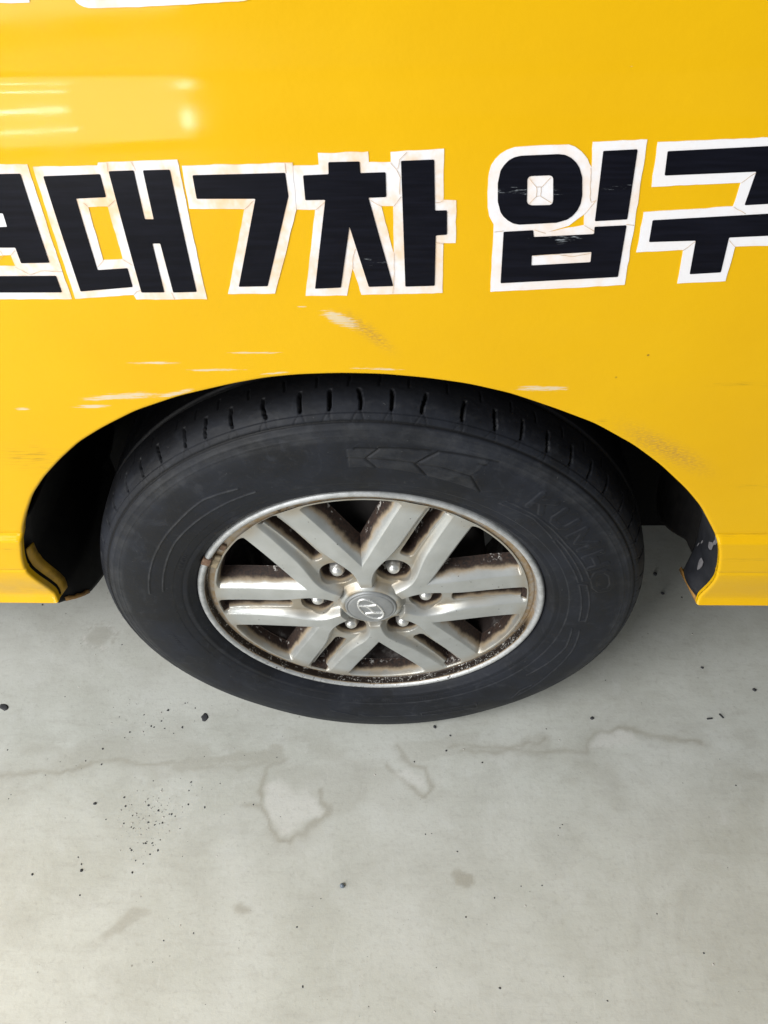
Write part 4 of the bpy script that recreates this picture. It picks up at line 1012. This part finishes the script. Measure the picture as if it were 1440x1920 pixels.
def build_nuts():
    bm = bmesh.new()
    # hexagon skirt, cone seat and domed crown, along -Y
    ring = []
    def circ(r, y, n=24, hexa=False):
        vs = []
        for k in range(n):
            a = 2 * math.pi * k / n
            rr = r
            if hexa:
                m = (a % (math.pi / 3)) - math.pi / 6
                rr = r * math.cos(math.pi / 6) / math.cos(m)
            vs.append(bm.verts.new((rr * math.cos(a), y, rr * math.sin(a))))
        return vs
    rows = [circ(0.0112, 0.0405), circ(0.0112, 0.0265), circ(0.0108, 0.0245, hexa=True), circ(0.0108, 0.0165, hexa=True), circ(0.0090, 0.0152)]
    for q in range(1, 6):
        a = q / 6 * math.pi / 2
        rows.append(circ(0.0086 * math.cos(a), 0.0152 - 0.0082 * math.sin(a)))
    for A, B in zip(rows[:-1], rows[1:]):
        for k in range(24):
            bm.faces.new((A[k], A[(k + 1) % 24], B[(k + 1) % 24], B[k]))
    bm.faces.new(rows[-1])
    bmesh.ops.recalc_face_normals(bm, faces=bm.faces)
    me = bpy.data.meshes.new("lug_nut"); bm.to_mesh(me); bm.free(); me.materials.append(NUT)
    me.polygons.foreach_set('use_smooth', np.ones(len(me.polygons), bool))
    for k in range(6):
        a = SPIN + k * math.pi / 3
        o = bpy.data.objects.new("lug_nut", me); COL.objects.link(o); o.parent = WHEEL
        o.location = (0.0705 * math.cos(a), 0, 0.0705 * math.sin(a)); o.rotation_euler = (0, 0.3 * k, 0)
build_nuts()

def build_cap():
    prof = [(0.0001, -0.0052), (0.010, -0.0051), (0.020, -0.0047), (0.0275, -0.0039), (0.0288, -0.0036), (0.0294, -0.0026), (0.0302, -0.0026), (0.0308, -0.0034), (0.0322, -0.0030), (0.0332, -0.0014), (0.0334, 0.003)]
    me = revolve("centre_cap", prof, 128, flip=True)
    link("centre_cap", me, CAPM, WHEEL)
    # emblem: a slanted H inside an oval ring, standing proud of the cap
    rot = math.radians(-62)
    c, s = math.cos(rot), math.sin(rot)
    def tube(path, w, h, closed):
        P = np.array(path, float); n = len(P)
        T = (np.roll(P, -1, 0) - np.roll(P, 1, 0)) if closed else np.gradient(P, axis=0)
        T /= np.hypot(T[:, 0], T[:, 1])[:, None]; N = np.stack([-T[:, 1], T[:, 0]], 1)
        w = np.broadcast_to(np.asarray(w, float), (n,))[:, None]
        rows = []
        for q in np.linspace(0, math.pi, 7):
            rows.append(np.concatenate([P + N * w * math.cos(q), np.full((n, 1), h * math.sin(q))], 1))
        R = np.array(rows)
        xy = R[..., :2] @ np.array([[c, s], [-s, c]])
        rr = np.hypot(xy[..., 0], xy[..., 1])
        base = -0.0051 + 0.0009 * (rr / 0.0275) ** 2
        V = np.stack([xy[..., 0], base + 0.0003 - R[..., 2], xy[..., 1]], -1).reshape(-1, 3)
        return V, grid_faces(7, n, closed)
    vs = []; fs = []
    def add(V, F):
        k = sum(len(q) for q in vs); vs.append(V); fs.append(F + k)
    a = np.linspace(0, 2 * math.pi, 80, endpoint=False)
    add(*tube(np.stack([0.0238 * np.cos(a), 0.0128 * np.sin(a)], 1), 0.0014, 0.0020, True))
    t = np.linspace(-1, 1, 20)
    for sg in (-1, 1):
        add(*tube(np.stack([sg * 0.0088 + 0.0050 * t + sg * 0.0018 * t * t, 0.0108 * t], 1), 0.0022 - 0.0004 * t * t, 0.0021, False))
    add(*tube(np.stack([0.0098 * t, 0.0030 * t - 0.0012 * np.sin(t * 2.5)], 1), 0.0017, 0.0021, False))
    me = mesh_np("emblem", np.concatenate(vs), np.concatenate(fs))
    o = link("emblem", me, CHROME, WHEEL)
    o['label'] = "oval emblem with a slanted H on the wheel cap"
build_cap()

# clip-on balance weight and the tan pad beside it
def on_rim(name, rad, ang, w, h, d, y, mat, bev=0.0012):
    me = box_mesh(name, -h / 2, h / 2, -d / 2, d / 2, -w / 2, w / 2, bev)
    o = link(name, me, mat, WHEEL)
    a = math.radians(ang)
    o.location = (rad * math.cos(a), y, rad * math.sin(a)); o.rotation_euler = (0, -a, 0)
    return o
on_rim("weight_clip", 0.2160, 153.5, 0.013, 0.0105, 0.006, -0.0010, LEAD)
on_rim("balance_weight", 0.2040, 155.6, 0.026, 0.0085, 0.005, 0.0072, TANPAD, 0.0018)
on_rim("weight_clip", 0.2055, 146.8, 0.010, 0.007, 0.004, 0.0078, LEAD)

# ================================================================ small things on the floor
def pebble(name, x, y, sx, sy, h, mat, seed, flat=False):
    r = random.Random(seed)
    bm = bmesh.new(); bmesh.ops.create_icosphere(bm, subdivisions=2, radius=1)
    for v in bm.verts:
        k = 0.8 + 0.35 * r.random()
        v.co = Vector((v.co.x * sx * k, v.co.y * sy * k, max(v.co.z, -0.35) * h * (0.8 + 0.3 * r.random())))
    mz = min(v.co.z for v in bm.verts)
    for v in bm.verts: v.co.z -= mz
    me = bpy.data.meshes.new(name); bm.to_mesh(me); bm.free()
    o = link(name, me, mat); o.location = (x, y, 0.0002); o.rotation_euler = (0, 0, r.random() * 3)
    return o
(gx, gy), _ = BITS['gum1']
tag(pebble("gum_spot", gx, gy, 0.0070, 0.0058, 0.0007, DARKBIT, 1), "flat dark blob of gum on the floor below the tyre's left side", "gum", "flattened gum on the floor")
(gx, gy), _ = BITS['gum2']
tag(pebble("gum_spot", gx, gy, 0.0085, 0.0055, 0.0007, DARKBIT, 2), "flat dark blob of gum at the left edge of the picture", "gum", "flattened gum on the floor")
(gx, gy) = BITS['bolt'][0]
tag(pebble("stone", gx, gy, 0.0034, 0.0034, 0.0045, STEELBIT, 3), "small blue grey stone alone on the pale floor below the wheel", "stone")
for k, (key, lab) in enumerate((('tw1', "left one of two short black scraps on the floor at right"), ('tw2', "right one of two short black scraps on the floor at right"))):
    (ax, ay), (bx, by) = BITS[key]
    o = link("rubber_scrap", box_mesh("rubber_scrap", -0.0045, 0.0045, -0.0013, 0.0013, 0, 0.0018, 0.0006), DARKBIT)
    o.location = (ax, ay, 0.0003); o.rotation_euler = (0, 0, math.atan2(by - ay, bx - ax) + 0.2 * k)
    tag(o, lab, "scrap", "black scraps on the floor")
PL = ["black crumb on the floor just right of the tyre's lowest point", "black crumb on the floor right below the tyre's lowest point", "black crumb on the floor at the right edge under the sill", "black crumb on the shaded floor right of the tyre",
      "upper one of two black crumbs in the gap between tyre and right arch end", "lower one of two black crumbs in the gap between tyre and right arch end", "black crumb lowest among the specks at left", "black crumb beside the speck cluster at left"]
order = BITS['peb']
for k, (x, y) in enumerate(order):
    s = (0.0032, 0.0028, 0.0034, 0.0026, 0.0042, 0.0036, 0.0024, 0.0026)[k]
    tag(pebble("rubber_crumb", x, y, s, s * 0.85, s * 0.6, DARKBIT, 20 + k), PL[k], "crumb", "black crumbs on the floor")

def build_grit(name, n, mat, lo, hi, label, clusters, seed):
    r = np.random.default_rng(seed)
    X = r.uniform(-0.75, 0.62, n); Y = r.uniform(-0.46, 0.30, n)
    keep = r.uniform(0, 1, n) < np.interp(X, [-0.7, -0.1, 0.6], [1.0, 0.75, 0.30])
    keep &= ~((np.abs(X) < 0.12) & (Y > -0.02) & (Y < 0.22))
    X, Y = X[keep], Y[keep]
    for (cx, cy), m, sd in clusters:
        X = np.concatenate([X, r.normal(cx, sd, m)]); Y = np.concatenate([Y, r.normal(cy, sd * 0.8, m)])
    S = lo + (hi - lo) * r.uniform(0, 1, len(X)) ** 3.0
    base = np.array([(1, 0, 0.2), (0.3, 0.95, 0.25), (-0.8, 0.6, 0.2), (-0.8, -0.55, 0.25), (0.3, -0.95, 0.2), (0, 0, 0.9)], float)
    bot = base[:5].copy(); bot[:, 2] = 0
    tmpl = np.concatenate([base, bot])
    F0 = [(i, (i + 1) % 5, 5) for i in range(5)] + [(6 + i, 6 + (i + 1) % 5, (i + 1) % 5) for i in range(5)] + [(6 + i, (i + 1) % 5, i) for i in range(5)]
    F0 = np.array(F0)
    V = []; F = []
    for k in range(len(X)):
        a = r.uniform(0, 6.28); c, s = math.cos(a), math.sin(a)
        t = tmpl * r.uniform(0.7, 1.3, tmpl.shape) * S[k] * np.array([1, r.uniform(0.6, 1.0), r.uniform(0.5, 0.9)])
        V.append(np.stack([X[k] + t[:, 0] * c - t[:, 1] * s, Y[k] + t[:, 0] * s + t[:, 1] * c, t[:, 2] + 0.0001], 1)); F.append(F0 + 11 * k)
    me = mesh_np(name, np.concatenate(V), np.concatenate(F))
    o = link(name, me, mat, None, False)
    tag(o, label, "grit", kind='stuff')
cl = [(CLUSTER[0], 70, 0.028), (CLUSTER[1], 18, 0.03), (CLUSTER[2], 22, 0.025), (CLUSTER[3], 20, 0.02), (CLUSTER[4], 24, 0.04)]
build_grit("dark_grit", 380, DARKBIT, 0.0004, 0.0019, "scattered dark specks of grit on the concrete floor", cl, 3)
build_grit("pale_grit", 170, GREYBIT, 0.0005, 0.0017, "scattered pale specks of grit on the concrete floor", cl[:2], 4)
